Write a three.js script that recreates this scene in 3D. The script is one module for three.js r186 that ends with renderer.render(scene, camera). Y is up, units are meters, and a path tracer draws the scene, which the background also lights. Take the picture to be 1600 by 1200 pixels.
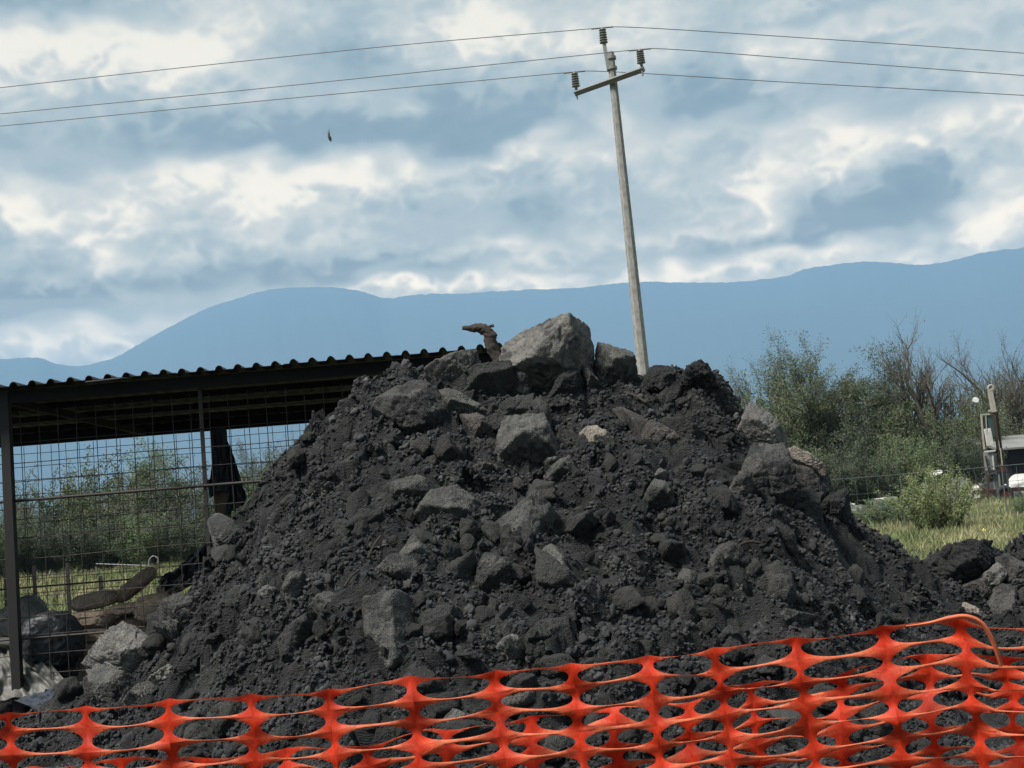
import * as THREE from 'three';
import { mergeGeometries, mergeVertices } from 'three/addons/utils/BufferGeometryUtils.js';
import { ConvexHull } from 'three/addons/math/ConvexHull.js';
import { createNoise2D, createNoise3D } from 'simplex-noise';

// ---------------------------------------------------------------- camera, sky, sun, exposure
const scene = new THREE.Scene();
const HAZE = 0.00014, EYE = 1.6, F = 1930, PITCH = THREE.MathUtils.degToRad(5.03), ROLL = THREE.MathUtils.degToRad(4.6);
const camera = new THREE.PerspectiveCamera(2 * Math.atan(600 / F) * 180 / Math.PI, 4 / 3, 0.05, 40000);
camera.position.set(0, EYE, 0);
camera.rotation.set(PITCH, 0, -ROLL, 'YXZ');
camera.updateMatrixWorld(true);
const renderer = new THREE.WebGLRenderer({ antialias: true });
renderer.toneMapping = THREE.LinearToneMapping;
renderer.toneMappingExposure = 2.4;
renderer.shadowMap.enabled = true;

function rng(seed) { let s = seed | 0; return () => { s = (s + 0x6d2b79f5) | 0; let t = Math.imul(s ^ (s >>> 15), 1 | s); t = (t + Math.imul(t ^ (t >>> 7), 61 | t)) ^ t; return ((t ^ (t >>> 14)) >>> 0) / 4294967296; }; }
const n2 = createNoise2D(rng(11)), n3 = createNoise3D(rng(12));
const clamp = (x, a = 0, b = 1) => Math.min(b, Math.max(a, x));
const sst = (a, b, x) => { const t = clamp((x - a) / (b - a)); return t * t * (3 - 2 * t); };
const lerp = (a, b, t) => a + (b - a) * t;
function fbm3(x, y, z, o = 4, g = 0.5) { let a = 1, s = 0, m = 0; for (let i = 0; i < o; i++) { s += a * n3(x, y, z); m += a; a *= g; x = x * 2.03 + 5.1; y = y * 2.03 + 1.7; z = z * 2.03 + 9.2; } return s / m; }
function fbm2(x, y, o = 4, g = 0.5) { let a = 1, s = 0, m = 0; for (let i = 0; i < o; i++) { s += a * n2(x, y); m += a; a *= g; x = x * 2.03 + 5.1; y = y * 2.03 + 1.7; } return s / m; }
// a survey of the place: bearing of a sight line given by its column and row on a 1600 x 1200 plate, and the point on it at a distance north
const RIGHT = new THREE.Vector3(), UPV = new THREE.Vector3(), BACK = new THREE.Vector3();
camera.matrixWorld.extractBasis(RIGHT, UPV, BACK);
const bearing = (px, py) => new THREE.Vector3().addScaledVector(RIGHT, (px - 800) / F).addScaledVector(UPV, (600 - py) / F).addScaledVector(BACK, -1).normalize();
const at = (px, py, depth) => { const d = bearing(px, py); return new THREE.Vector3(0, EYE, 0).addScaledVector(d, depth / -d.z); };

// sky: broken grey cloud with brighter gaps, computed over the whole dome
{
  const W = 4096, H = 2048, data = new Float32Array(W * H * 4);
  // cloud masses seen to the north: column, row, half-width, half-height, brightness
  const masses = [
    [50, 85, 95, 50, 0.65], [250, 95, 110, 45, 0.8], [350, 55, 75, 40, 0.7], [120, 55, 90, 25, 0.4], [250, 65, 25, 20, 0.35], [175, 190, 16, 22, 0.4], [205, 140, 50, 16, 0.35], [420, 15, 60, 18, 0.3], [760, 40, 75, 44, 0.95], [620, 30, 30, 12, 0.35], [610, 55, 18, 10, 0.3],
    [880, 55, 90, 30, 0.35], [980, 40, 80, 45, 0.55], [80, 6, 130, 16, -0.7], [540, 70, 110, 45, -0.45], [100, 140, 70, 25, -0.3], [440, 215, 290, 26, -0.85], [250, 170, 120, 24, -0.35], [740, 190, 110, 50, -0.65], [860, 150, 60, 50, -0.5],
    [380, 275, 190, 30, 0.75], [590, 270, 90, 20, 0.6], [400, 325, 60, 40, 0.45], [170, 330, 80, 24, 0.5], [30, 318, 36, 28, 0.75], [95, 265, 90, 18, -0.35], [190, 402, 28, 18, 0.55], [100, 425, 20, 12, 0.3], [640, 175, 24, 14, 0.4], [760, 235, 60, 12, 0.35], [830, 238, 40, 18, 0.55],
    [650, 330, 130, 36, -0.12], [700, 300, 60, 20, -0.15], [430, 420, 190, 26, -0.75], [60, 470, 190, 26, -0.75], [60, 395, 90, 26, -0.25], [130, 520, 140, 18, 0.55], [180, 538, 46, 16, 0.55], [250, 470, 40, 16, 0.3], [800, 380, 130, 16, 0.4], [560, 400, 80, 10, 0.25], [680, 418, 90, 12, -0.25],
    [620, 448, 60, 5, 0.5], [820, 436, 240, 8, 0.7], [1090, 424, 130, 8, 0.75], [1000, 405, 130, 14, -0.2], [1130, 155, 120, 34, -0.8], [1080, 110, 60, 25, -0.35], [980, 190, 60, 60, 0.4], [900, 230, 70, 24, 0.5], [1100, 200, 60, 18, 0.45], [830, 320, 70, 30, -0.4], [900, 310, 70, 60, -0.18],
    [1210, 290, 28, 55, 0.8], [1180, 340, 50, 22, 0.4], [1330, 215, 75, 32, 0.65], [1300, 250, 90, 26, 0.3], [1445, 222, 14, 9, 0.8], [1480, 243, 22, 8, 0.55], [1340, 320, 130, 28, -0.75], [1440, 290, 60, 40, -0.5], [1060, 362, 60, 7, 0.4], [1240, 366, 130, 10, -0.6], [1190, 395, 60, 10, 0.35],
    [1290, 392, 40, 12, 0.6], [1400, 402, 60, 6, 0.5], [1550, 350, 45, 22, 0.75], [1580, 290, 60, 40, 0.45], [1590, 175, 40, 50, 0.6], [1510, 180, 30, 24, 0.35], [1450, 140, 90, 20, -0.5], [1410, 35, 130, 16, 0.4], [1220, 85, 40, 46, 0.4], [1300, 15, 120, 10, -0.45], [1215, 137, 26, 10, 0.4], [1530, 90, 80, 18, 0.25],
  ].map(([x, y, rx, ry, a]) => { const d = bearing(x, y); return [Math.atan2(d.x, -d.z) * 57.2958, Math.asin(d.y) * 57.2958, rx / 33.7 * 1.12, ry / 33.7 * 1.12, a]; });
  const deep = [0.205, 0.32, 0.405], dark = [0.25, 0.37, 0.445], mid = [0.37, 0.48, 0.53], pale = [0.52, 0.59, 0.605], white = [0.775, 0.775, 0.715];
  const glow = [0.095, 0.168, 0.232], EXP = 2.4;   // air between here and the clouds, per full depth
  for (let j = H / 2 - 4; j < H; j++) {
    const el = ((j + 0.5) / H - 0.5) * 180, through = Math.exp(-HAZE * Math.min(1800 / Math.max(Math.sin(el / 57.2958), 0.02), 10300));
    for (let i = 0; i < W; i++) {
      const lon = ((i + 0.5) / W - 0.5) * 2 * Math.PI, az0 = Math.atan2(Math.cos(lon), -Math.sin(lon)), az = az0 * 57.2958;
      const ce = Math.cos(el / 57.2958), sx = Math.sin(az0) * ce, sz = Math.cos(az0) * ce, sy = Math.sin(el / 57.2958) * 1.45;
      const w1 = n3(sx * 9, sy * 9, sz * 9), w2 = n3(sx * 9 + 40, sy * 9, sz * 9), w3 = n3(sx * 26, sy * 26 + 7, sz * 26), w4 = n3(sx * 26 + 21, sy * 26, sz * 26);
      const f = fbm3(sx * 12 + 0.1 * w2, sy * 14, sz * 12 + 0.1 * w1, 6, 0.56);
      let bil = 0, ba = 0.55, bf = 17; for (let k = 0; k < 5; k++) { bil += ba * (0.62 - 1.3 * Math.abs(n3(sx * bf + 0.35 * w3 + k * 7, sy * bf * 1.15, sz * bf + 0.35 * w4))); ba *= 0.6; bf *= 2.05; }
      let b = 0.40 + 0.22 * f + 0.06 * w1 + 0.19 * bil;
      const A = az + 0.7 * w1 + 0.5 * w3 + 0.5 * bil, E = el + 0.4 * w2 + 0.34 * w4 + 0.45 * bil;
      if (Math.abs(az) < 34 && el < 36) for (const [ma, me, ra, re, am] of masses) {
        const x = (A - ma) / ra, y0 = (E - me - 0.6 * (A - ma) * 0) / re, q = x * x + y0 * y0;
        if (q < 6) b += am * 0.60 * Math.exp(-q * 0.9);
      }
      b += (0.10 * f + 0.20 * bil) * sst(0.35, 0.85, b);
      
      const o = (j * W + i) * 4;
      for (let c = 0; c < 3; c++) data[o + c] = b < 0 ? lerp(dark[c], deep[c], sst(0, -0.5, b)) : b < 0.35 ? lerp(dark[c], mid[c], sst(0.0, 0.35, b)) : b < 0.62 ? lerp(mid[c], pale[c], (b - 0.35) / 0.27) : lerp(pale[c], white[c], sst(0.62, 1.05, b));
      for (let c = 0; c < 3; c++) data[o + c] = Math.max(0.03, (data[o + c] / EXP - glow[c] * (1 - through)) / through);
      data[o + 3] = 1;
    }
  }
  for (let j = 0; j < H / 2 - 4; j++) for (let i = 0; i < W; i++) { const o = (j * W + i) * 4; data[o] = 0.2; data[o + 1] = 0.24; data[o + 2] = 0.26; data[o + 3] = 1; }
  const sky = new THREE.DataTexture(data, W, H, THREE.RGBAFormat, THREE.FloatType);
  sky.mapping = THREE.EquirectangularReflectionMapping; sky.magFilter = THREE.LinearFilter; sky.needsUpdate = true;
  scene.background = sky; scene.environment = sky;
}
const sun = new THREE.DirectionalLight(new THREE.Color(1.0, 0.97, 0.92), 3.7);
sun.position.set(-25, 42, 8); sun.target.position.set(0, 0, -8);
sun.castShadow = true; sun.shadow.radius = 28; sun.shadow.mapSize.set(2048, 2048);
Object.assign(sun.shadow.camera, { left: -40, right: 40, top: 40, bottom: -40, near: 1, far: 150 });
scene.add(sun, sun.target);
scene.fog = new THREE.FogExp2(new THREE.Color(0.355, 0.635, 1.0), HAZE);

// ---------------------------------------------------------------- helpers
const used = {};
const numbered = (n) => { const k = used[n] = (used[n] ?? -1) + 1; return k ? n + '_' + String(k).padStart(3, '0') : n; };
function tag(o, label, category, group, kind) { o.userData.label = label; if (category) o.userData.category = category; if (group) o.userData.group = group; if (kind) o.userData.kind = kind; return o; }
function mesh(name, geo, mat, parent) {
  const m = new THREE.Mesh(geo, mat); m.castShadow = m.receiveShadow = true;
  m.name = parent ? name : numbered(name); (parent ?? scene).add(m); return m;
}
function thing(name, label, category, pos, group) { const g = new THREE.Group(); g.name = numbered(name); if (pos) g.position.copy(pos); scene.add(g); return tag(g, label, category, group); }
const V = (x, y, z) => new THREE.Vector3(x, y, z);
function place(geo, x, y, z, rx = 0, ry = 0, rz = 0, s = 1) { return geo.applyMatrix4(new THREE.Matrix4().compose(V(x, y, z), new THREE.Quaternion().setFromEuler(new THREE.Euler(rx, ry, rz)), V(s, s, s))); }
const box = (w, h, d, x = 0, y = 0, z = 0, rx = 0, ry = 0, rz = 0) => place(new THREE.BoxGeometry(w, h, d), x, y, z, rx, ry, rz);
function rod(a, b, r0, r1 = r0, n = 6) {
  const d = b.clone().sub(a), g = new THREE.CylinderGeometry(r1, r0, d.length(), n, 1);
  g.applyQuaternion(new THREE.Quaternion().setFromUnitVectors(V(0, 1, 0), d.clone().normalize()));
  return g.translate((a.x + b.x) / 2, (a.y + b.y) / 2, (a.z + b.z) / 2);
}
function beam(a, b, w, h, roll = 0) {   // rectangular bar from a to b
  const d = b.clone().sub(a), g = new THREE.BoxGeometry(w, d.length(), h);
  if (roll) g.rotateY(roll);
  g.applyQuaternion(new THREE.Quaternion().setFromUnitVectors(V(0, 1, 0), d.clone().normalize()));
  return g.translate((a.x + b.x) / 2, (a.y + b.y) / 2, (a.z + b.z) / 2);
}
const tube = (pts, r, seg = 24, n = 6) => new THREE.TubeGeometry(new THREE.CatmullRomCurve3(pts), seg, r, n);
const merge = (list) => mergeGeometries(list.map((g) => { const h = g.index ? g.toNonIndexed() : g; for (const k of Object.keys(h.attributes)) if (!['position', 'normal', 'uv'].includes(k)) h.deleteAttribute(k); return h; }));
// tileable noise textures
function tile(size, fn, srgb = true, rep = 1) {
  const d = new Uint8Array(size * size * 4);
  for (let y = 0; y < size; y++) for (let x = 0; x < size; x++) {
    const c = fn(x / size, y / size), o = (y * size + x) * 4; for (let k = 0; k < 3; k++) d[o + k] = clamp(c[k]) * 255; d[o + 3] = 255;
  }
  const t = new THREE.DataTexture(d, size, size); t.wrapS = t.wrapT = THREE.RepeatWrapping; t.magFilter = THREE.LinearFilter; t.minFilter = THREE.LinearMipmapLinearFilter; t.generateMipmaps = true;
  if (srgb) t.colorSpace = THREE.SRGBColorSpace; t.repeat.set(rep, rep); t.needsUpdate = true; return t;
}
const ring = (u, v, k, o, z = 0) => { const a = u * 6.28318, b = v * 6.28318, R = k / 6.28318; let s = 0, m = 0, am = 1, f = R; for (let i = 0; i < o; i++) { s += am * n3(Math.cos(a) * f + z + 3 * Math.cos(b) * 0, Math.sin(a) * f + Math.sin(b) * f * 0.71, Math.cos(b) * f + i * 9.1); m += am; am *= 0.55; f *= 2; } return s / m; };
const rockTex = tile(512, (u, v) => { const a = ring(u, v, 6, 5), b = ring(u, v, 40, 3, 7), s = Math.max(0, ring(u, v, 70, 2, 31) - 0.35) * 1.6, g = 0.82 + 0.14 * a + 0.08 * b + s * 0.2; return [g, g * 0.985, g * 0.96]; });
const rockBump = tile(512, (u, v) => { const a = ring(u, v, 9, 5, 3), b = ring(u, v, 50, 3, 17), g = 0.5 + 0.3 * a + 0.25 * b; return [g, g, g]; }, false);
const soilTex = tile(512, (u, v) => { const a = ring(u, v, 14, 5, 2), b = ring(u, v, 80, 2, 5), g = 0.74 + 0.2 * a + 0.2 * b; return [g, g * 0.99, g * 0.98]; });
const soilBump = tile(512, (u, v) => { const b = ring(u, v, 30, 4, 8), g = 0.5 + 0.45 * b; return [g, g, g]; }, false);
const rustTex = tile(256, (u, v) => { const a = ring(u, v, 7, 5, 4), r = sst(0.05, 0.4, a); return [lerp(0.62, 0.85, r), lerp(0.6, 0.6, r), lerp(0.6, 0.45, r)]; });
const dirtTex = tile(256, (u, v) => { const a = ring(u, v, 5, 5, 6), b = ring(u, v, 40, 2, 1), g = 0.82 + 0.16 * a + 0.08 * b; return [g, g * 0.985, g * 0.96]; });
const clone = (t, r) => { const c = t.clone(); c.repeat.set(r, r); c.needsUpdate = true; return c; };
const std = (r, g, b, rough = 0.9, extra = {}) => { const m = new THREE.MeshStandardMaterial({ roughness: rough, side: THREE.DoubleSide, ...extra }); m.color.setRGB(r, g, b); return m; };
const M = {
  rock: std(1, 1, 1, 0.93, { vertexColors: true, map: clone(rockTex, 1.6), bumpMap: clone(rockBump, 2.2), bumpScale: 0.035 }),
  soil: std(1, 1, 1, 0.96, { vertexColors: true, map: clone(soilTex, 1.1), bumpMap: clone(soilBump, 2.4), bumpScale: 0.03 }),
  clod: std(1, 1, 1, 0.95),
  yard: std(0.03, 0.0295, 0.028, 0.95, { map: clone(soilTex, 0.5), bumpMap: clone(soilBump, 1), bumpScale: 0.02 }),
  field: std(0.125, 0.135, 0.055, 1, { map: clone(soilTex, 0.12) }),
  mount: std(0.04, 0.065, 0.065, 1),
  concrete: std(0.36, 0.36, 0.345, 0.9, { map: clone(dirtTex, 1.2), bumpMap: clone(soilBump, 3), bumpScale: 0.003 }),
  galv: std(0.30, 0.31, 0.30, 0.6, { metalness: 0.25, map: dirtTex }),
  insul: std(0.16, 0.155, 0.14, 0.35),
  wire: std(0.16, 0.165, 0.17, 0.6),
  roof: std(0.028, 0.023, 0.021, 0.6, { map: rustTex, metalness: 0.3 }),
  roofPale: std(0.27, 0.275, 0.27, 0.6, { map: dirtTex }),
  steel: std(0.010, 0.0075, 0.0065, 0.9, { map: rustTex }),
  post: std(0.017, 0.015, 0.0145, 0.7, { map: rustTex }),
  meshwire: std(0.028, 0.021, 0.018, 0.7),
  wood: std(0.16, 0.115, 0.075, 0.9, { map: dirtTex }),
  root: std(0.085, 0.070, 0.055, 0.95, { map: clone(rockTex, 5), bumpMap: clone(rockBump, 8), bumpScale: 0.012 }),
  black: std(0.011, 0.012, 0.015, 0.55),
  tarp: std(0.016, 0.022, 0.034, 0.85),
  greytarp: std(0.15, 0.15, 0.14, 0.6, { map: clone(dirtTex, 2) }),
  sack: std(0.33, 0.25, 0.19, 0.85, { map: clone(dirtTex, 3), bumpMap: clone(soilBump, 6), bumpScale: 0.004 }),
  sackPale: std(0.40, 0.32, 0.25, 0.85, { map: clone(dirtTex, 3), bumpMap: clone(soilBump, 6), bumpScale: 0.004 }),
  bark: std(0.085, 0.075, 0.06, 0.95),
  leaf: new THREE.MeshPhysicalMaterial({ vertexColors: true, roughness: 0.85, side: THREE.DoubleSide, transmission: 0.3, thickness: 0 }),
  white: std(0.72, 0.72, 0.70, 0.5, { map: dirtTex }),
  greyMetal: std(0.26, 0.27, 0.27, 0.5, { map: dirtTex }),
  rigPale: std(0.50, 0.48, 0.42, 0.5, { map: dirtTex }),
  rigBrown: std(0.11, 0.075, 0.05, 0.6, { map: rustTex }),
  rigGreen: std(0.03, 0.06, 0.055, 0.5),
  rigRed: std(0.2, 0.04, 0.03, 0.6, { map: rustTex }),
  rubber: std(0.02, 0.02, 0.02, 0.85),
  darkwall: std(0.022, 0.026, 0.033, 0.85, { map: dirtTex }),
  net: new THREE.MeshPhysicalMaterial({ vertexColors: true, map: clone(dirtTex, 0.6), roughness: 0.62, specularIntensity: 0.35, side: THREE.DoubleSide, transmission: 0.25, thickness: 0 }),
  petal: std(0.75, 0.62, 0.03, 0.8),
  green: std(0.07, 0.11, 0.03, 0.9),
  bird: std(0.035, 0.026, 0.025, 0.8),
};

// ---------------------------------------------------------------- ground, hills
{
  const g = new THREE.CircleGeometry(10000, 96); g.rotateX(-Math.PI / 2);
  const uv = g.attributes.uv, p = g.attributes.position; for (let i = 0; i < uv.count; i++) uv.setXY(i, p.getX(i), p.getZ(i));
  const o = mesh('ground', g, M.field); tag(o, 'wide flat grassy field', null, null, 'structure');
  const y = new THREE.PlaneGeometry(34, 22, 1, 1); y.rotateX(-Math.PI / 2); y.translate(3, 0.004, -4);
  const yu = y.attributes.uv; for (let i = 0; i < 4; i++) yu.setXY(i, y.attributes.position.getX(i), y.attributes.position.getZ(i));
  tag(mesh('yard_ground', y, M.yard), 'dark bare earth of the work yard', null, null, 'structure');
}
function ridgeLine(pts, R, base, extend) {   // terrain: a range whose skyline runs through the bearings
  const sky = pts.map(([x, y]) => { const d = bearing(x, y); return [Math.atan2(d.x, -d.z) * 57.2958, d.y / Math.hypot(d.x, d.z)]; });
  const top = (az) => {
    if (az <= sky[0][0]) return Math.max(0.02, sky[0][1] + extend[0] * (sky[0][0] - az) + 0.008 * n2(az * 0.2, R));
    const e = sky[sky.length - 1]; if (az >= e[0]) return Math.max(0.02, e[1] + extend[1] * (az - e[0]) + 0.008 * (n2(az * 0.2, R) - n2(e[0] * 0.2, R)));
    let i = 1; while (sky[i][0] < az) i++;
    const p0 = sky[Math.max(0, i - 2)][1], p1 = sky[i - 1][1], p2 = sky[i][1], p3 = sky[Math.min(sky.length - 1, i + 1)][1], t = (az - sky[i - 1][0]) / (sky[i][0] - sky[i - 1][0]);
    return 0.5 * (2 * p1 + (p2 - p0) * t + (2 * p0 - 5 * p1 + 4 * p2 - p3) * t * t + (3 * p1 - p0 - 3 * p2 + p3) * t * t * t);
  };
  const cols = 620, rows = 30, pos = [], idx = [];
  for (let i = 0; i <= cols; i++) for (let j = 0; j <= rows; j++) {
    const az = -48 + 96 * i / cols, t = j / rows, a = az / 57.2958;
    const f = t < 0.72 ? t / 0.72 : 1 - (t - 0.72) / 0.28, r = lerp(base * R, R * 1.25, t / 0.72 < 1 ? t / 0.72 * (1 - base) / (1.25 - base) : (1 - base) / (1.25 - base) + (t - 0.72) / 0.28 * 0.25 / (1.25 - base));
    const spur = fbm2(az * 0.9 + f * 1.5, f * 2.2 + R, 4), h = R * (top(az) + 0.0014 * fbm2(az * 2.4, R * 2, 5, 0.6) * sst(0.93, 1, f)) * Math.pow(clamp(f), 1.25) * (1 + 0.012 * spur * f * (1 - f) * 4);
    pos.push(Math.sin(a) * r, Math.max(h + (f > 0 ? EYE : -20), -20), -Math.cos(a) * r);
    if (i && j) { const q = i * (rows + 1) + j; idx.push(q, q - 1, q - rows - 1, q - 1, q - rows - 2, q - rows - 1); }
  }
  const g = new THREE.BufferGeometry(); g.setAttribute('position', new THREE.Float32BufferAttribute(pos, 3)); g.setIndex(idx); g.computeVertexNormals(); return g;
}
tag(mesh('mountains', ridgeLine([[-60, 560], [0, 555], [60, 552], [88, 562], [125, 565], [175, 554], [215, 532], [260, 506], [310, 480], [345, 466], [372, 457], [420, 444], [470, 440], [530, 441], [566, 448], [600, 458], [660, 452], [720, 451], [800, 446], [900, 442], [990, 433], [1080, 434], [1150, 433], [1230, 424], [1255, 413], [1300, 406], [1360, 401], [1440, 406], [1490, 399], [1530, 388], [1600, 379], [1680, 374]], 8000, 0.62, [0.001, 0.002]), M.mount), 'distant blue mountain range on the skyline', null, null, 'structure');
tag(mesh('foothills', ridgeLine([[-100, 660], [200, 640], [500, 600], [800, 540], [1000, 498], [1150, 478], [1250, 473], [1350, 470], [1420, 464], [1500, 463], [1600, 452]], 7200, 0.7, [-0.002, 0.001]), M.mount), 'lower blue ridge in front of the mountains', null, null, 'structure');

// ---------------------------------------------------------------- the mound
// skyline of the heap: column, row, distance of its crest
const crest = [[-500, 1080, 9.2], [-160, 1110, 9.2], [40, 1130, 9.0], [130, 1082, 9.0], [200, 1020, 9.0], [270, 962, 9.1], [305, 925, 9.15], [335, 890, 9.2], [360, 845, 9.25], [385, 800, 9.3], [440, 718, 9.3], [500, 662, 9.3], [590, 594, 9.3], [660, 588, 9.3], [720, 602, 9.2], [800, 608, 9.2], [900, 604, 9.2], [1000, 594, 9.3], [1070, 588, 9.3], [1110, 602, 9.3], [1135, 642, 9.3], [1170, 672, 9.3], [1210, 712, 9.3], [1290, 782, 9.3], [1330, 806, 9.2], [1400, 852, 9.1], [1460, 886, 9.0], [1500, 874, 9.0], [1550, 868, 9.1], [1600, 842, 9.3], [1680, 800, 9.6], [1800, 770, 9.8], [2000, 800, 9.8], [2300, 950, 9.6]]
  .map(([x, y, d]) => { const p = at(x, y, d); return [p.x, p.y, -d]; });
function crestAt(x) {
  if (x <= crest[0][0]) return [crest[0][1], crest[0][2]];
  if (x >= crest[crest.length - 1][0]) return [crest[crest.length - 1][1], crest[crest.length - 1][2]];
  let i = 1; while (crest[i][0] < x) i++;
  const a = crest[i - 1], b = crest[i], t = (x - a[0]) / (b[0] - a[0]); return [lerp(a[1], b[1], t), lerp(a[2], b[2], t)];
}
function heapBase(x, z) {
  let S = 0, zr = 0; for (const o of [-0.12, 0, 0.12]) { const c = crestAt(x + o); S += c[0] / 3; zr += c[1] / 3; }
  S = Math.max(S, 0.05);
  const edge = sst(-8.5, -5.5, x) * sst(11, 7.5, x), d = z - zr, w = d > 0 ? 0.75 + 1.38 * S : 0.35 + 1.15 * S, t = Math.abs(d) / w;
  const k = 0.16, g = 1 - (Math.sqrt(t * t + k * k) - k) / (Math.sqrt(1 + k * k) - k);
  const foot = 0.14 * sst(4.6, 6.2, -z) * sst(13, 11.5, -z);
  return edge * (Math.max(S * g, 0) + foot * (1 - clamp(S * g * 2.2)) * (0.6 + 0.4 * n2(x * 0.7, z * 0.7))) - (1 - edge) * 0.05 - 0.08 * sst(5.2, 4.4, -z) - 0.1 * sst(12.6, 13.2, -z);
}
function chunks(x, z, cell, seed) {   // broken blocks: each cell its own height and tilt
  const gx = x / cell, gz = z / cell, ix = Math.floor(gx), iz = Math.floor(gz); let best = 9, h = 0;
  for (let i = -1; i <= 1; i++) for (let j = -1; j <= 1; j++) {
    let q = Math.imul(ix + i + 7919, 374761393) ^ Math.imul(iz + j + 104729, 668265263) ^ seed; q = Math.imul(q ^ (q >>> 13), 1274126177); q ^= q >>> 16;
    const a = (q & 255) / 255, b = ((q >>> 8) & 255) / 255, c = ((q >>> 16) & 255) / 255, e = ((q >>> 24) & 255) / 255, dx = gx - ix - i - a, dz = gz - iz - j - b, d = dx * dx + dz * dz;
    if (d < best) { best = d; h = c - 0.5 + dx * (e - 0.5) * 1.6 + dz * (a - 0.35) * 1.3; }
  }
  return h * (1 - 0.35 * Math.min(best, 1));
}
function heap(x, z) {
  const b = heapBase(x, z), m = clamp(b * 1.6 + 0.25);
  const big = 0.13 * fbm2(x * 0.95 + 3, z * 1.1, 3), ter = 0.075 * (1 - Math.abs(n2(x * 1.7 + 20, z * 2.3))) + 0.06 * n2(x * 2.9, z * 3.6 + 9);
  const lump = 0.05 * (0.5 - Math.abs(n2(x * 6.2 + 4, z * 7))) + 0.026 * (0.5 - Math.abs(n2(x * 12.5, z * 14 + 3)));
  const fine = 0.016 * n2(x * 15, z * 17) + 0.012 * n2(x * 27 + 7 * n2(x * 3, z * 3), z * 29);
  const k1 = sst(-0.25, 0.25, n2(x * 0.8 + 71, z * 0.9)), k2 = sst(-0.4, 0.2, n2(x * 1.1 + 17, z * 1.2 + 5)), wx = x + 0.03 * n2(x * 7, z * 7 + 3), wz = z + 0.03 * n2(x * 7 + 40, z * 7);
  const blocks = 0.085 * k1 * chunks(wx, wz, 0.34, 11) + 0.055 * k2 * chunks(wx, wz, 0.17, 23) + 0.028 * chunks(wx, wz, 0.085, 37);
  return b + m * (big * 0.8 + ter * 0.8 + lump * 0.5 - 0.05 + blocks) + fine * 0.8;
}
function heapPoint(x, z, out = V()) {   // the surface with its overhanging crumbs
  const k = clamp(heapBase(x, z) * 3 + 0.15), jz = 0.075 * n2(x * 2.1 + 50, z * 2.3) + 0.034 * n2(x * 5.6 + 9, z * 6.1) + 0.013 * n2(x * 15, z * 16), jx = 0.05 * n2(x * 2.2, z * 2.2 + 70) + 0.03 * n2(x * 6 + 31, z * 6) + 0.012 * n2(x * 15 + 8, z * 15);
  let q = Math.imul(Math.round(x * 3000), 374761393) ^ Math.imul(Math.round(z * 3000), 668265263); q = Math.imul(q ^ (q >>> 13), 1274126177); q ^= q >>> 16;
  return out.set(x + jx * k + ((q & 255) / 255 - 0.5) * 0.009, heap(x, z) + (((q >>> 8) & 255) / 255 - 0.5) * 0.013, z + jz * k + (((q >>> 16) & 255) / 255 - 0.5) * 0.009);
}
function onHeap(px, py, far = 12.5) {   // where a sight line meets the heap
  const d = bearing(px, py); let last = null;
  for (let t = 4.4; t < far; t += 0.02) { const k = t / -d.z, x = d.x * k, y = EYE + d.y * k, z = -t; if (y < heap(x, z)) return V(x, y, z); last = t; }
  return null;
}
const SOIL = [0.023, 0.0232, 0.0245], SOILD = [0.0105, 0.0105, 0.0115], SOILB = [0.047, 0.0462, 0.0455], DUST = [0.075, 0.074, 0.072];
function heapColor(x, z, out, o) {
  const a = sst(-0.3, 0.35, fbm2(x * 1.1 + 8, z * 1.2, 4)), b = sst(0.05, 0.5, fbm2(x * 1.9, z * 2.0 + 30, 4)), d = sst(0.32, 0.6, fbm2(x * 3.3 + 55, z * 3.6, 4)), s = 1 + 0.3 * n2(x * 9, z * 9) + 0.2 * n2(x * 31, z * 31);
  for (let c = 0; c < 3; c++) out[o + c] = lerp(lerp(lerp(SOILD[c], SOIL[c], a), SOILB[c], b * 0.6), DUST[c], d * 0.45) * s;
}
const mound = thing('rubble_mound', 'tall mound of dark grey earth and broken rock behind the orange net', 'mound');
{
  const x0 = -9, x1 = 11.5, z0 = -13.4, z1 = -4.4;
  // finer where it faces the yard; rows follow the slope
  const xs = [], zs = []; for (let x = x0; x <= x1; x += (x > -5 && x < 5.4) ? 0.0165 : 0.09) xs.push(x); for (let z = z0; z <= z1; z += z < -10 ? 0.06 : 0.0175) zs.push(z);
  const nx = xs.length, nz = zs.length, pos = new Float32Array(nx * nz * 3), col = new Float32Array(nx * nz * 3), uv = new Float32Array(nx * nz * 2), idx = new Uint32Array((nx - 1) * (nz - 1) * 6);
  let k = 0; const hp = V();
  for (let i = 0; i < nx; i++) for (let j = 0; j < nz; j++) {
    const q = i * nz + j, x = xs[i], z = zs[j], y = heapPoint(x, z, hp).y; hp.toArray(pos, q * 3); heapColor(x, z, col, q * 3); uv[q * 2] = x; uv[q * 2 + 1] = y * 1.2 - z;
    if (i && j) { const a = q, b = q - 1, c = q - nz, d = q - nz - 1; idx[k++] = a; idx[k++] = c; idx[k++] = b; idx[k++] = b; idx[k++] = c; idx[k++] = d; }
  }
  const g = new THREE.BufferGeometry(); g.setAttribute('position', new THREE.BufferAttribute(pos, 3)); g.setAttribute('color', new THREE.BufferAttribute(col, 3)); g.setAttribute('uv', new THREE.BufferAttribute(uv, 2)); g.setIndex(new THREE.BufferAttribute(idx, 1)); g.computeVertexNormals();
  mesh('earth_body', g, M.soil, mound);
}
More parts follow.
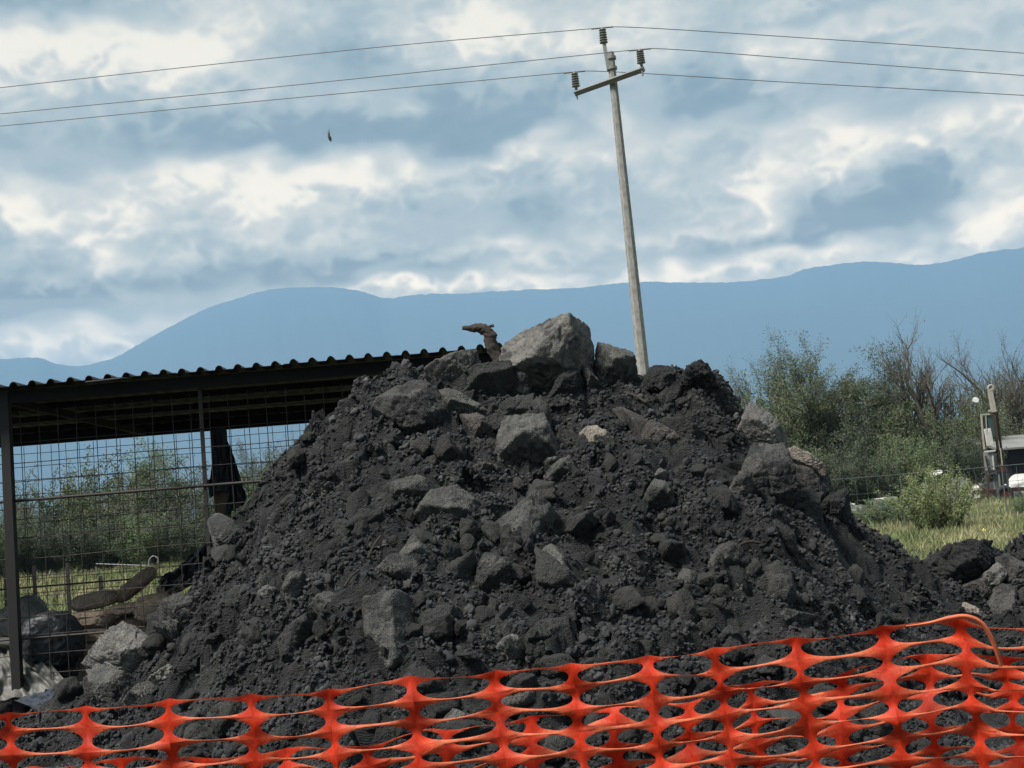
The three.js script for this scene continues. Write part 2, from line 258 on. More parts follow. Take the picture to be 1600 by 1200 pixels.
// angular stones: a ball of directions cut by planes
const balls = {};
function ball(detail) { if (!balls[detail]) { const g = new THREE.IcosahedronGeometry(1, detail); g.deleteAttribute('uv'); g.deleteAttribute('normal'); balls[detail] = mergeVertices(g, 1e-4); } return balls[detail]; }
function cutBall(detail, planes, p, shape) {   // planes: [nx, ny, nz, d]
  const src = ball(detail), g = new THREE.BufferGeometry(), n = src.attributes.position.count, pos = new Float32Array(n * 3), v = new THREE.Vector3();
  for (let i = 0; i < n; i++) {
    v.fromBufferAttribute(src.attributes.position, i).normalize(); let s = 0;
    for (const q of planes) { const c = (v.x * q[0] + v.y * q[1] + v.z * q[2]) / q[3]; if (c > 0) s += Math.pow(c, p); }
    v.multiplyScalar(Math.pow(s, -1 / p)); if (shape) shape(v); v.toArray(pos, i * 3);
  }
  g.setAttribute('position', new THREE.BufferAttribute(pos, 3)); g.setIndex(src.index); g.computeVertexNormals(); return g;
}
function randomPlanes(r, n, flat = 1) {
  const out = []; for (let i = 0; i < n; i++) { const y = 1 - 2 * (i + 0.5) / n, a = i * 2.39996 + r() * 1.3, h = Math.sqrt(1 - y * y), v = V(Math.cos(a) * h, y + (r() - 0.5) * 0.4, Math.sin(a) * h).normalize(); out.push([v.x, v.y, v.z, lerp(0.62, 1, r())]); }
  return out;
}
const looseShape = (r, f, a) => { const o = r() * 90; return (v) => { const l = v.length(), k = 1 + a * fbm3(v.x * f + o, v.y * f, v.z * f, 3); v.multiplyScalar(k); return l; }; };
function boxUV(g, s = 1) {   // uv in metres, from the axis each face looks along
  const h = g.toNonIndexed(), p = h.attributes.position, uv = new Float32Array(p.count * 2), a = V(), b = V(), c = V(), n = V();
  for (let i = 0; i < p.count; i += 3) {
    a.fromBufferAttribute(p, i); b.fromBufferAttribute(p, i + 1); c.fromBufferAttribute(p, i + 2); n.copy(b).sub(a).cross(c.clone().sub(a));
    const ax = Math.abs(n.x), ay = Math.abs(n.y), az = Math.abs(n.z);
    [a, b, c].forEach((q, k) => { const o = (i + k) * 2; if (az >= ax && az >= ay) { uv[o] = q.x * s; uv[o + 1] = q.y * s; } else if (ay >= ax) { uv[o] = q.x * s; uv[o + 1] = q.z * s; } else { uv[o] = q.z * s; uv[o + 1] = q.y * s; } });
  }
  h.setAttribute('uv', new THREE.BufferAttribute(uv, 2)); return h;
}
// ---- boulders and slabs, each from its outline on the heap
const TONE = { pale: [0.20, 0.197, 0.188], grey: [0.125, 0.1245, 0.121], mid: [0.085, 0.0853, 0.085], dark: [0.036, 0.0362, 0.037], black: [0.017, 0.017, 0.0185], tan: [0.29, 0.255, 0.225], brown: [0.088, 0.081, 0.077] };
let rockSeed = 400; const rocks = [];
function simplify(out, most) {   // keep the corners that matter
  const p = out.slice(); while (p.length > most) { let k = 0, low = 1e9; p.forEach((b, i) => { const a = p[(i + p.length - 1) % p.length], c = p[(i + 1) % p.length], w = Math.abs((b[0] - a[0]) * (c[1] - a[1]) - (c[0] - a[0]) * (b[1] - a[1])); if (w < low) { low = w; k = i; } }); p.splice(k, 1); } return p;
}
function boulder(name, label, cat, tone, full, opt = {}) {
  const r = rng(++rockSeed), out = simplify(full, opt.corners ?? 6), nrm = V(0, 0.42, 0.91).normalize();
  const surf = (x, y) => { for (let q = 0; q < 200; q += 5) { const h = onHeap(x, y + q, 10.2); if (h) return -h.z - (opt.off ?? (opt.d ? 0.12 : 0)); } return 9.2; };
  let area = 0; out.forEach((p, i) => { const q = out[(i + 1) % out.length]; area += p[0] * q[1] - q[0] * p[1]; }); if (area < 0) out.reverse();
  const ds = out.map(([x, y]) => surf(x, y)), md = ds.reduce((a, b) => a + b, 0) / ds.length;
  const rim = out.map(([x, y], i) => at(x, y, md + clamp(ds[i] - md, -0.35, 0.35) * 0.7).addScaledVector(nrm, 0.045)), c0 = rim.reduce((a, p) => a.add(p), V()).multiplyScalar(1 / rim.length);
  let size = 0; rim.forEach((p) => rim.forEach((q) => { size = Math.max(size, p.distanceTo(q)); }));
  const th = opt.th ?? size * 0.5, lift = opt.lift ?? size * 0.2, c = c0.clone().addScaledVector(nrm, -th * 0.35), planes = [];
  const add = (n, p) => { const d = n.dot(p) - n.dot(c); if (d > 0.004) planes.push([n.x, n.y, n.z, d]); };
  // flanks through the outline, leaning in a little towards the front
  rim.forEach((a, i) => { const b = rim[(i + 1) % rim.length], e = b.clone().sub(a).normalize(), s = V().crossVectors(e, nrm).normalize(), mid = a.clone().add(b).multiplyScalar(0.5); if (s.dot(mid.clone().sub(c0)) < 0) s.negate(); s.addScaledVector(nrm, opt.d ? lerp(0, 0.16, r()) : lerp(0.12, 0.45, r())).normalize(); add(s, mid); });
  // two to four broad broken faces towards the front
  const tip = c0.clone().addScaledVector(nrm, lift), sgn = r() < 0.5 ? -1 : 1;
  const faces = opt.faces ?? [[0.15 * sgn, 0.86, 0.5, 0.0], [0.38 * sgn, 0.05 - 0.25 * r(), 0.92, 0.0], [-0.6 * sgn, 0.2 + 0.2 * r(), 0.75, 0.0], ...(r() < 0.5 ? [[0.1, -0.55, 0.8, 0.01]] : [])];
  for (const [x, y, z, o] of faces) add(V(x, y, z).normalize(), tip.clone().addScaledVector(V(x, y, z).normalize(), o * size));
  add(nrm.clone().negate(), c0.clone().addScaledVector(nrm, -th)); add(V(0.3, -0.8, -0.5).normalize(), c0.clone().addScaledVector(V(0.3, -0.8, -0.5).normalize(), size * 0.55));
  rocks.push({ c, r2: size * size, planes: planes.slice() });
  // chips broken from edges
  for (let i = 0; i < 3; i++) { const v = V((r() - 0.5) * 2, (r() - 0.3) * 1.6, 0.2 + r()).normalize(); let sup = 1e9; for (const q of planes) { const k = q[0] * v.x + q[1] * v.y + q[2] * v.z; if (k > 0.05) sup = Math.min(sup, q[3] / k); } planes.push([v.x, v.y, v.z, sup * lerp(0.93, 0.99, r())]); }
  const o = r() * 100, ro = (opt.rough ?? 1) * size, detail = clamp(Math.round(size * 50), 9, 38), bed = V(r() - 0.5, 0.6 + r(), r() - 0.5).normalize();
  const g0 = cutBall(detail, planes, opt.edge ?? 130, (v) => {
    const s = 3.4 / size, l = v.length(), st = n3(v.x * s * 1.5 + o, v.y * s * 1.5, v.z * s * 1.5), lay = v.dot(bed) * 4.2 * s + 1.1 * n3(v.x * s + o, v.y * s, v.z * s), step = lay - Math.floor(lay);
    const k = 0.010 * fbm3(v.x * s + o, v.y * s, v.z * s, 3) + 0.010 * Math.round(st * 2.2) * 0.5 - 0.012 * sst(0.12, 0.0, Math.min(step, 1 - step)) - 0.016 * sst(0.8, 0.98, 1 - Math.abs(n3(v.x * s * 1.1 + o, v.y * s * 1.1 + 40, v.z * s * 1.1)));
    const fine = 0.0055 * fbm3(v.x * 22 + o, v.y * 22, v.z * 22, 3) + 0.003 * n3(v.x * 60, v.y * 60, v.z * 60 + o);
    v.multiplyScalar(1 + (k * ro + fine) / l);
  });
  const p = g0.attributes.position, col = new Float32Array(p.count * 3), t = TONE[tone], soil = opt.soil ?? 0.35;
  for (let i = 0; i < p.count; i++) {
    const x = p.getX(i) + c.x, y = p.getY(i) + c.y, z = p.getZ(i) + c.z, m = fbm3(x * 2.6 + o, y * 2.6, z * 2.6, 5, 0.6), d = sst(0.42 - soil, 0.62 - soil, m + 0.2 * n3(x * 17, y * 17, z * 17 + o)), q = 1 + 0.3 * fbm3(x * 7, y * 7 + o, z * 7, 3) + 0.4 * sst(0.5, 0.75, fbm3(x * 13 + o, y * 13, z * 13, 2));
    for (let k = 0; k < 3; k++) col[i * 3 + k] = lerp(t[k] * q, SOIL[k] * 1.1, d * 0.8);
  }
  g0.setAttribute('color', new THREE.BufferAttribute(col, 3));
  const m = mesh(name, boxUV(g0), M.rock); m.position.copy(c);
  return tag(m, label, cat, opt.group);
}
const B = (label, tone, out, opt) => boulder('boulder', label, 'boulder', tone, out, opt);
const S = (label, tone, out, opt) => boulder('rock_slab', label, 'slab', tone, out, opt);
const K = (label, tone, out, opt) => boulder('stone', label, 'stone', tone, out, opt);
// crown of the heap
B('largest boulder, pale with a dark diagonal seam, on top of the mound', 'pale', [[776, 574], [776, 550], [790, 536], [854, 514], [903, 511], [922, 517], [932, 540], [930, 566], [912, 592], [856, 612], [818, 604], [790, 590]], { d: 9.0, th: 0.5, lift: 0.24, soil: 0.22, edge: 110, ridge: [[895, 503, 0.45], [826, 560, 0.75], [886, 530, 0.95], [912, 572, 0.8], [852, 600, 0.85]], corners: 9, faces: [[-0.42, 0.62, 0.66, 0.02], [0.1, 0.05, 0.99, 0.0], [0.85, 0.15, 0.5, 0.17], [0.0, -0.75, 0.66, 0.16]], off: 0.12 });
B('grey boulder with dark crust leaning right of the largest boulder, before the utility pole', 'grey', [[926, 540], [933, 531], [945, 534], [972, 545], [989, 554], [998, 571], [994, 588], [972, 602], [950, 600], [928, 580]], { d: 9.15, th: 0.35, lift: 0.16, soil: 0.45, ridge: [[945, 542, 0.5], [968, 560, 1], [960, 585, 0.9], [940, 565, 0.9]] });
B('pale grey boulder at the crown, overlapping the end of the shed roof', 'grey', [[657, 588], [663, 573], [681, 558], [707, 550], [725, 556], [752, 570], [748, 592], [722, 606], [690, 608], [664, 600]], { d: 8.95, th: 0.35, soil: 0.2, lift: 0.16, ridge: [[690, 562, 0.4], [708, 566, 0.7], [722, 572, 0.7], [700, 590, 1], [680, 592, 0.8]] });
B('dark smooth boulder below the pale one overlapping the shed roof', 'dark', [[706, 592], [712, 581], [728, 576], [777, 577], [800, 584], [806, 600], [788, 622], [752, 619], [714, 613]], { d: 8.8, th: 0.35, lift: 0.15, soil: 0.15, ridge: [[730, 582, 0.4], [775, 584, 0.4], [745, 600, 1], [785, 598, 0.9], [765, 612, 0.9]] });
B('upright grey boulder tucked under the left foot of the largest boulder', 'mid', [[785, 618], [790, 588], [812, 583], [828, 597], [826, 626], [806, 634], [792, 630]], { d: 8.75, th: 0.3, lift: 0.12, soil: 0.4 });
B('dusty bent block below the dark smooth boulder near the crown', 'grey', [[687, 612], [697, 602], [714, 616], [740, 620], [763, 619], [770, 634], [762, 651], [730, 650], [704, 645]], { d: 8.72, th: 0.3, lift: 0.09, soil: 0.2, ridge: [[700, 612, 0.7], [714, 626, 0.9], [755, 627, 0.9], [756, 642, 0.9], [712, 640, 0.9]] });
K('wedge-shaped brownish stone pointing down beneath the dusty bent block', 'brown', [[724, 650], [742, 652], [764, 661], [774, 678], [769, 690], [744, 684]], { d: 8.62, th: 0.2, lift: 0.07, soil: 0.2 });
S('dark tilted slab wedged between crown boulders, above the speckled pyramid', 'dark', [[762, 656], [776, 642], [797, 629], [836, 634], [830, 652], [796, 668], [770, 673]], { d: 8.68, th: 0.2, lift: 0.10, soil: 0.2, ridge: [[797, 637, 1], [826, 642, 0.8], [770, 662, 0.8]] });
B('speckled pyramid-shaped boulder in the centre of the upper mound', 'grey', [[776, 694], [788, 670], [812, 658], [836, 652], [850, 655], [861, 684], [880, 710], [852, 722], [816, 738], [780, 722]], { d: 8.45, th: 0.35, lift: 0.18, soil: 0.3, ridge: [[838, 662, 0.45], [846, 690, 1], [852, 712, 0.9], [800, 684, 0.8], [810, 722, 0.85]] });
K('pale tan stone facing out, right of the speckled pyramid boulder', 'tan', [[908, 690], [915, 672], [932, 671], [960, 692], [944, 710], [910, 710]], { lift: 0.06, soil: 0.3 });
B('broad dark boulder with a flat face on the upper left shoulder', 'mid', [[578, 636], [600, 616], [623, 610], [650, 606], [683, 615], [698, 632], [706, 652], [682, 670], [631, 664], [596, 652]], { d: 8.75, th: 0.4, lift: 0.16, soil: 0.55, ridge: [[625, 620, 0.5], [680, 626, 0.7], [694, 648, 0.9], [640, 650, 1], [660, 660, 0.9]] });
S('thin flat pale slab below the wedge-shaped brownish stone', 'brown', [[731, 734], [752, 728], [782, 731], [768, 738], [748, 743]], { lift: 0.05, soil: 0.2 });
S('slanted grey slab below the right corner of the pyramid boulder', 'mid', [[851, 744], [868, 730], [892, 722], [903, 736], [880, 762], [860, 758]], { lift: 0.09, soil: 0.4 });
K('small rounded stone just under the right corner of the pyramid boulder', 'grey', [[848, 724], [862, 718], [874, 724], [868, 732], [856, 734]], { lift: 0.06, soil: 0.3 });
S('stepped black slab on the crown, below the right end of the largest boulder', 'black', [[852, 622], [872, 600], [900, 588], [912, 596], [894, 614], [868, 630]], { d: 8.72, th: 0.2, lift: 0.10, soil: 0.3 });
S('narrow grey slab leaning across the crown below the crusted boulder', 'mid', [[905, 580], [914, 574], [940, 598], [934, 606], [920, 600]], { d: 8.75, th: 0.12, lift: 0.06, soil: 0.3 });
B('knobbly black clod standing against the sky, right of the utility pole', 'black', [[1062, 600], [1068, 580], [1080, 570], [1092, 567], [1107, 574], [1114, 590], [1112, 606], [1090, 612]], { d: 9.15, th: 0.25, lift: 0.1, soil: 0.1, rough: 3.2, edge: 12 });
K('dark flat cap stone on the crest between utility pole and black clod', 'black', [[1000, 602], [1012, 590], [1040, 587], [1062, 590], [1066, 604], [1040, 612]], { d: 9.1, th: 0.25, lift: 0.08, rough: 2 });
S('long brownish slab sloping down to the right on the upper right face', 'brown', [[968, 646], [990, 646], [1030, 664], [1072, 694], [1108, 722], [1076, 722], [1030, 706], [994, 684]], { th: 0.25, lift: 0.09, soil: 0.5 });
S('dark overhanging shelf above the long brownish slab', 'dark', [[1036, 656], [1062, 660], [1104, 684], [1108, 702], [1080, 694], [1050, 676]], { th: 0.2, lift: 0.15, soil: 0.3 });
B('light grey boulder with a pointed top standing out on the right edge', 'pale', [[1146, 700], [1152, 670], [1164, 648], [1178, 622], [1188, 627], [1194, 644], [1218, 654], [1238, 670], [1226, 698], [1200, 706], [1166, 702]], { d: 8.9, th: 0.4, lift: 0.09, soil: 0.12, off: 0.18, corners: 10, edge: 200, rough: 0.5, faces: [[-0.1, 0.62, 0.78, 0.0], [-0.25, -0.35, 0.9, 0.01], [0.85, 0.1, 0.5, 0.06]], ridge: [[1176, 644, 0.5], [1212, 662, 0.8], [1222, 682, 0.7], [1176, 676, 1], [1160, 690, 0.7], [1205, 692, 0.8]] });
B('tall dark boulder below the light pointed one on the right edge', 'mid', [[1152, 750], [1168, 712], [1190, 706], [1223, 704], [1234, 748], [1238, 786], [1206, 808], [1172, 784]], { d: 8.65, th: 0.4, lift: 0.18, soil: 0.5, ridge: [[1180, 724, 0.6], [1216, 720, 0.6], [1222, 770, 1], [1190, 768, 1], [1204, 796, 0.7]] });
K('brownish stone at the lower left foot of the tall dark boulder', 'brown', [[1142, 764], [1152, 744], [1168, 748], [1174, 772], [1154, 778]], { d: 8.45, th: 0.2, lift: 0.07 });
S('slab with a pale tan top edge jutting out on the right above the weeds', 'mid', [[1226, 712], [1240, 708], [1264, 722], [1294, 744], [1298, 776], [1276, 786], [1250, 768], [1230, 734]], { d: 8.95, th: 0.3, lift: 0.12, soil: 0.5 });
S('pale tan flake lying along the top of the jutting right-hand slab', 'tan', [[1223, 700], [1238, 701], [1262, 712], [1288, 727], [1297, 740], [1298, 752], [1280, 745], [1250, 723], [1228, 709]], { d: 8.82, th: 0.1, lift: 0.05, soil: -0.1, off: 0.30, corners: 8, faces: [[0.15, 0.8, 0.58, 0.0], [-0.2, 0.1, 0.97, 0.02]] });
B('dark squat boulder under the jutting right-hand slab', 'dark', [[1240, 800], [1244, 766], [1262, 772], [1276, 792], [1276, 818], [1246, 822]], { d: 8.5, th: 0.3, lift: 0.12, soil: 0.4 });
B('black boulder at the right end of the face above the weeds', 'black', [[1276, 796], [1292, 778], [1318, 784], [1330, 802], [1310, 818], [1284, 816]], { d: 8.85, th: 0.25, lift: 0.1, soil: 0.4 });
K('dark triangular stone on the open face right of centre', 'mid', [[1002, 786], [1024, 752], [1046, 764], [1054, 786], [1030, 798]], { lift: 0.08, soil: 0.5 });
K('small blue-grey stone above the dark triangular stone', 'grey', [[1022, 744], [1030, 738], [1042, 742], [1038, 750], [1028, 752]], { lift: 0.05, soil: 0 });
// middle of the face
B('long low boulder with a dark underside left of the mound centre', 'mid', [[646, 804], [668, 780], [694, 770], [720, 770], [744, 780], [760, 794], [742, 808], [704, 818], [664, 810]], { th: 0.35, lift: 0.24, soil: 0.35, ridge: [[690, 780, 0.7], [728, 782, 0.7], [742, 796, 0.9], [672, 796, 1], [704, 796, 1]] });
B('half-buried brown-grey boulder above the long low one', 'mid', [[604, 762], [626, 752], [654, 746], [686, 762], [676, 778], [640, 782], [614, 780]], { lift: 0.16, soil: 0.6 });
B('smooth slanting boulder in the middle of the mound', 'mid', [[778, 838], [776, 812], [806, 796], [836, 782], [862, 794], [858, 834], [842, 866], [800, 858]], { th: 0.4, lift: 0.2, soil: 0.45, ridge: [[838, 792, 0.6], [850, 812, 0.9], [800, 812, 0.7], [806, 844, 1], [836, 846, 1]] });
S('pale upright slab below the smooth slanting boulder', 'grey', [[844, 866], [864, 857], [884, 876], [886, 910], [866, 920], [846, 892]], { lift: 0.1, soil: 0.3 });
B('large block with a curved lip at the lower centre-left, just above the net', 'mid', [[566, 1000], [572, 942], [594, 927], [630, 931], [654, 984], [656, 1022], [620, 1044], [572, 1048]], { th: 0.4, lift: 0.2, soil: 0.5, ridge: [[590, 940, 0.6], [622, 942, 0.7], [636, 976, 0.9], [592, 984, 0.9], [626, 1012, 0.8], [590, 1020, 0.7]] });
K('dark rounded stone right of the large block with a curved lip', 'dark', [[652, 972], [672, 956], [692, 949], [714, 953], [704, 986], [672, 994]], { lift: 0.16, soil: 0.3 });
K('narrow dark stone at the left, pointing down the slope', 'mid', [[443, 924], [458, 903], [480, 899], [478, 928], [456, 952]], { lift: 0.1, soil: 0.4 });
K('squarish stone between the narrow dark stone and the large block', 'mid', [[493, 940], [512, 930], [530, 934], [540, 950], [512, 965]], { lift: 0.11, soil: 0.4 });
B('long dark boulder lying diagonally at the lower left of the face', 'dark', [[436, 1006], [460, 980], [486, 958], [494, 984], [460, 1030], [440, 1032]], { lift: 0.16, soil: 0.35 });
K('blocky stone with one reddish corner above the large lipped block', 'mid', [[588, 892], [604, 878], [620, 870], [655, 876], [652, 904], [616, 906]], { lift: 0.1, soil: 0.4 });
K('pointed stone like a small tent, left of centre', 'grey', [[622, 870], [650, 838], [680, 872], [652, 878]], { lift: 0.1, soil: 0.5 });
B('crumbly clod left of the pale upright slab', 'mid', [[740, 898], [762, 868], [796, 876], [808, 900], [776, 936], [746, 924]], { lift: 0.17, soil: 0.8, rough: 1.8, edge: 12 });
K('pale stone close above the net below the crumbly clod', 'grey', [[776, 1014], [790, 1000], [806, 993], [820, 1018], [796, 1028]], { lift: 0.08, soil: 0.3 });
K('whitish flat stone at the left side of the face beside the narrow dark stone', 'grey', [[406, 932], [420, 920], [438, 922], [436, 938], [416, 944]], { lift: 0.06, soil: 0.1 });
S('dark ledge slab right of the pale stone close above the net', 'dark', [[822, 990], [850, 974], [884, 968], [890, 986], [850, 1002], [826, 1006]], { lift: 0.15, soil: 0.3 });
K('triangular flat-bottomed stone on the right half of the face', 'mid', [[1100, 888], [1116, 868], [1132, 852], [1148, 856], [1176, 884], [1156, 894], [1126, 892]], { lift: 0.11, soil: 0.5 });
K('rounded stone over a dark hollow at the lower right of the face', 'mid', [[1054, 910], [1066, 896], [1086, 898], [1100, 914], [1096, 926], [1064, 922]], { lift: 0.14, soil: 0.3 });
K('black lump added as the shade of the hollow under the rounded stone', 'black', [[1058, 926], [1076, 918], [1098, 924], [1094, 942], [1066, 940]], { lift: 0.07, soil: 0 });  // added black lump stands in for the shade inside the hollow
S('flat grey slab tip just above the net on the right', 'mid', [[1214, 964], [1236, 952], [1262, 968], [1240, 978]], { lift: 0.07, soil: 0.4 });
K('small dark wedge left of the flat grey slab tip', 'dark', [[1118, 1000], [1136, 984], [1156, 996], [1140, 1006]], { lift: 0.06 });
// left shoulder and foot
S('pale slab edge sticking out of the left slope beside the thin mesh post', 'grey', [[326, 812], [336, 802], [352, 812], [392, 838], [440, 862], [420, 872], [372, 862], [336, 840]], { th: 0.3, lift: 0.02, soil: 0.6, corners: 8 });
B('pale mottled boulder at the left foot of the mound beside the sacks', 'pale', [[138, 1046], [170, 1008], [200, 981], [226, 983], [252, 1006], [244, 1034], [212, 1056], [168, 1062]], { d: 8.5, th: 0.4, lift: 0.16, soil: 0.35, ridge: [[196, 990, 0.5], [226, 1000, 0.7], [216, 1018, 1], [176, 1030, 0.8], [206, 1044, 0.8]] });
B('grey boulder directly under the pale mottled one at the left foot', 'grey', [[152, 1062], [178, 1058], [206, 1054], [204, 1080], [192, 1106], [154, 1110]], { d: 8.3, th: 0.3, lift: 0.12, soil: 0.4 });
B('broad dusty boulder on the lower left slope above the pale mottled one', 'mid', [[244, 972], [262, 956], [290, 941], [338, 944], [326, 980], [298, 998], [270, 984]], { d: 8.75, th: 0.35, lift: 0.13, soil: 0.4 });
K('small whitish stone right of the pale mottled boulder', 'pale', [[242, 1064], [256, 1041], [272, 1046], [260, 1074]], { lift: 0.07, soil: 0.1 });
K('pale-edged stone at the left foot just above the net', 'grey', [[202, 1090], [220, 1076], [246, 1084], [234, 1100]], { lift: 0.08, soil: 0.2 });
// right end
B('broad black rounded boulder in the dip at the right end of the mound', 'black', [[1448, 892], [1468, 866], [1502, 854], [1538, 858], [1553, 878], [1534, 902], [1486, 908]], { d: 8.7, th: 0.4, lift: 0.2, soil: 0.3, rough: 1.6 });
S('flat brownish slab below the broad black boulder at the right', 'brown', [[1498, 916], [1522, 911], [1544, 912], [1558, 921], [1534, 936], [1508, 930]], { lift: 0.07, soil: 0.3 });
S('long squared slab at the right edge sloping out of view', 'mid', [[1548, 878], [1564, 874], [1602, 892], [1640, 916], [1640, 936], [1600, 922], [1556, 894]], { d: 8.5, th: 0.25, lift: 0.1, soil: 0.3 });
K('pale stone between black boulder and long squared slab at the right', 'pale', [[1534, 898], [1550, 888], [1576, 898], [1560, 914], [1542, 910]], { d: 8.45, th: 0.15, lift: 0.06, soil: 0.2 });
B('upright grey block at the right edge above the raised corner of the net', 'mid', [[1548, 938], [1560, 916], [1584, 922], [1588, 950], [1566, 966]], { lift: 0.13, soil: 0.3 });
B('dark block at the right frame edge beside the upright grey block', 'dark', [[1586, 930], [1606, 916], [1640, 924], [1646, 966], [1600, 972]], { lift: 0.13, soil: 0.3 });
S('whitish broken strip of concrete just above the raised corner of the net', 'tan', [[1500, 948], [1510, 944], [1540, 966], [1533, 971], [1516, 962]], { lift: 0.04, soil: -0.2, th: 0.06 });
K('stone behind the net, brownish and smooth, right of the lipped block', 'brown', [[778, 1092], [800, 1080], [836, 1082], [840, 1106], [800, 1118], [782, 1110]], { lift: 0.13, soil: 0.2 });
K('pale stone behind the second row of the net near the bottom centre', 'grey', [[690, 1128], [716, 1114], [738, 1122], [730, 1150], [700, 1152]], { lift: 0.1, soil: 0.3 });
K('grey stone seen through the net at the lower left', 'mid', [[330, 1120], [352, 1104], [378, 1110], [372, 1136], [340, 1140]], { lift: 0.1, soil: 0.3 });
{ // the crumbly surface: loose clods and chips, too many to count
  const r = rng(5), kinds = 6, lists = Array.from({ length: kinds }, () => []), q = new THREE.Quaternion(), e = new THREE.Euler(), c = new THREE.Color(), arr = [0, 0, 0], hp = V();
  let made = 0, tries = 0;
  while (made < 230000 && tries++ < 900000) {
    const x = lerp(-5.6, 6.2, r()), z = lerp(-10.4, -4.9, r()), b = heapBase(x, z); if (b < 0.015) continue;
    const clump = fbm2(x * 1.3 + 60, z * 1.5, 3), u = r(); if (r() > 0.6 + 1.2 * clump) continue;
    const s = 0.005 + 0.010 * u * u + (r() < 0.035 ? 0.022 * r() : 0); heapPoint(x, z, hp);
    if (rocks.some((k) => hp.distanceToSquared(k.c) < k.r2 && k.planes.every((t) => (hp.x - k.c.x) * t[0] + (hp.y - k.c.y) * t[1] + (hp.z - k.c.z) * t[2] < t[3] + 0.012))) continue;
    e.set(r() * 6.3, r() * 6.3, r() * 6.3); q.setFromEuler(e);
    heapColor(x, z, arr, 0); const k = lerp(0.62, 1.15, r()) * (r() < 0.01 ? 2.0 : 1);
    lists[made % kinds].push([new THREE.Matrix4().compose(V(hp.x, hp.y + s * 0.2, hp.z), q, V(s * lerp(0.8, 1.4, r()), s * lerp(0.55, 1, r()), s * lerp(0.8, 1.3, r()))), arr.map((t) => t * k)]); made++;
  }
  lists.forEach((l, i) => {
    const rr = rng(100 + i), g = cutBall(2, randomPlanes(rr, 9 + i), 12, looseShape(rr, 2.4, 0.34));
    const im = new THREE.InstancedMesh(g, M.clod, l.length); im.name = 'loose_clods'; im.castShadow = im.receiveShadow = true; im.userData.kind = 'stuff';
    l.forEach(([m, t], k) => { im.setMatrixAt(k, m); im.setColorAt(k, c.setRGB(...t)); }); mound.add(im);
  });
}
{ // lumps that nothing tells apart
  const r = rng(77), protos = Array.from({ length: 8 }, (_, i) => { const rr = rng(900 + i), g = cutBall(7, randomPlanes(rr, 10 + i % 5), 22, looseShape(rr, 1.8, 0.14)), p = g.attributes.position, c = new Float32Array(p.count * 3); const k = [0.034, 0.025, 0.042, 0.032, 0.056, 0.022, 0.036, 0.048][i]; for (let j = 0; j < p.count; j++) { const q = 1 + 0.3 * fbm3(p.getX(j) * 2 + i, p.getY(j) * 2, p.getZ(j) * 2, 3); c[j * 3] = k * q; c[j * 3 + 1] = k * q * 0.985; c[j * 3 + 2] = k * q * 0.96; } g.setAttribute('color', new THREE.BufferAttribute(c, 3)); return boxUV(g, 0.12); });
  let made = 0, tries = 0;
  while (made < 300 && tries++ < 9000) {
    const px = lerp(60, 1640, r()), py = lerp(600, 1190, r()), h = onHeap(px, py, 10.6); if (!h || heapBase(h.x, h.z) < 0.06) continue;
    const s = 0.028 + 0.075 * Math.pow(r(), 2.6), m = mesh('rubble_lump', protos[made % 8], M.rock);
    m.position.set(h.x, heap(h.x, h.z) + s * 0.12, h.z); m.rotation.set(r() * 6.3, r() * 6.3, r() * 6.3); m.scale.set(s * lerp(0.85, 1.5, r()), s * lerp(0.6, 0.9, r()), s * lerp(0.85, 1.3, r()));
    tag(m, 'small dark lump of rock half sunk in the mound face', 'rock', 'lumps in the mound face'); made++;
  }
}
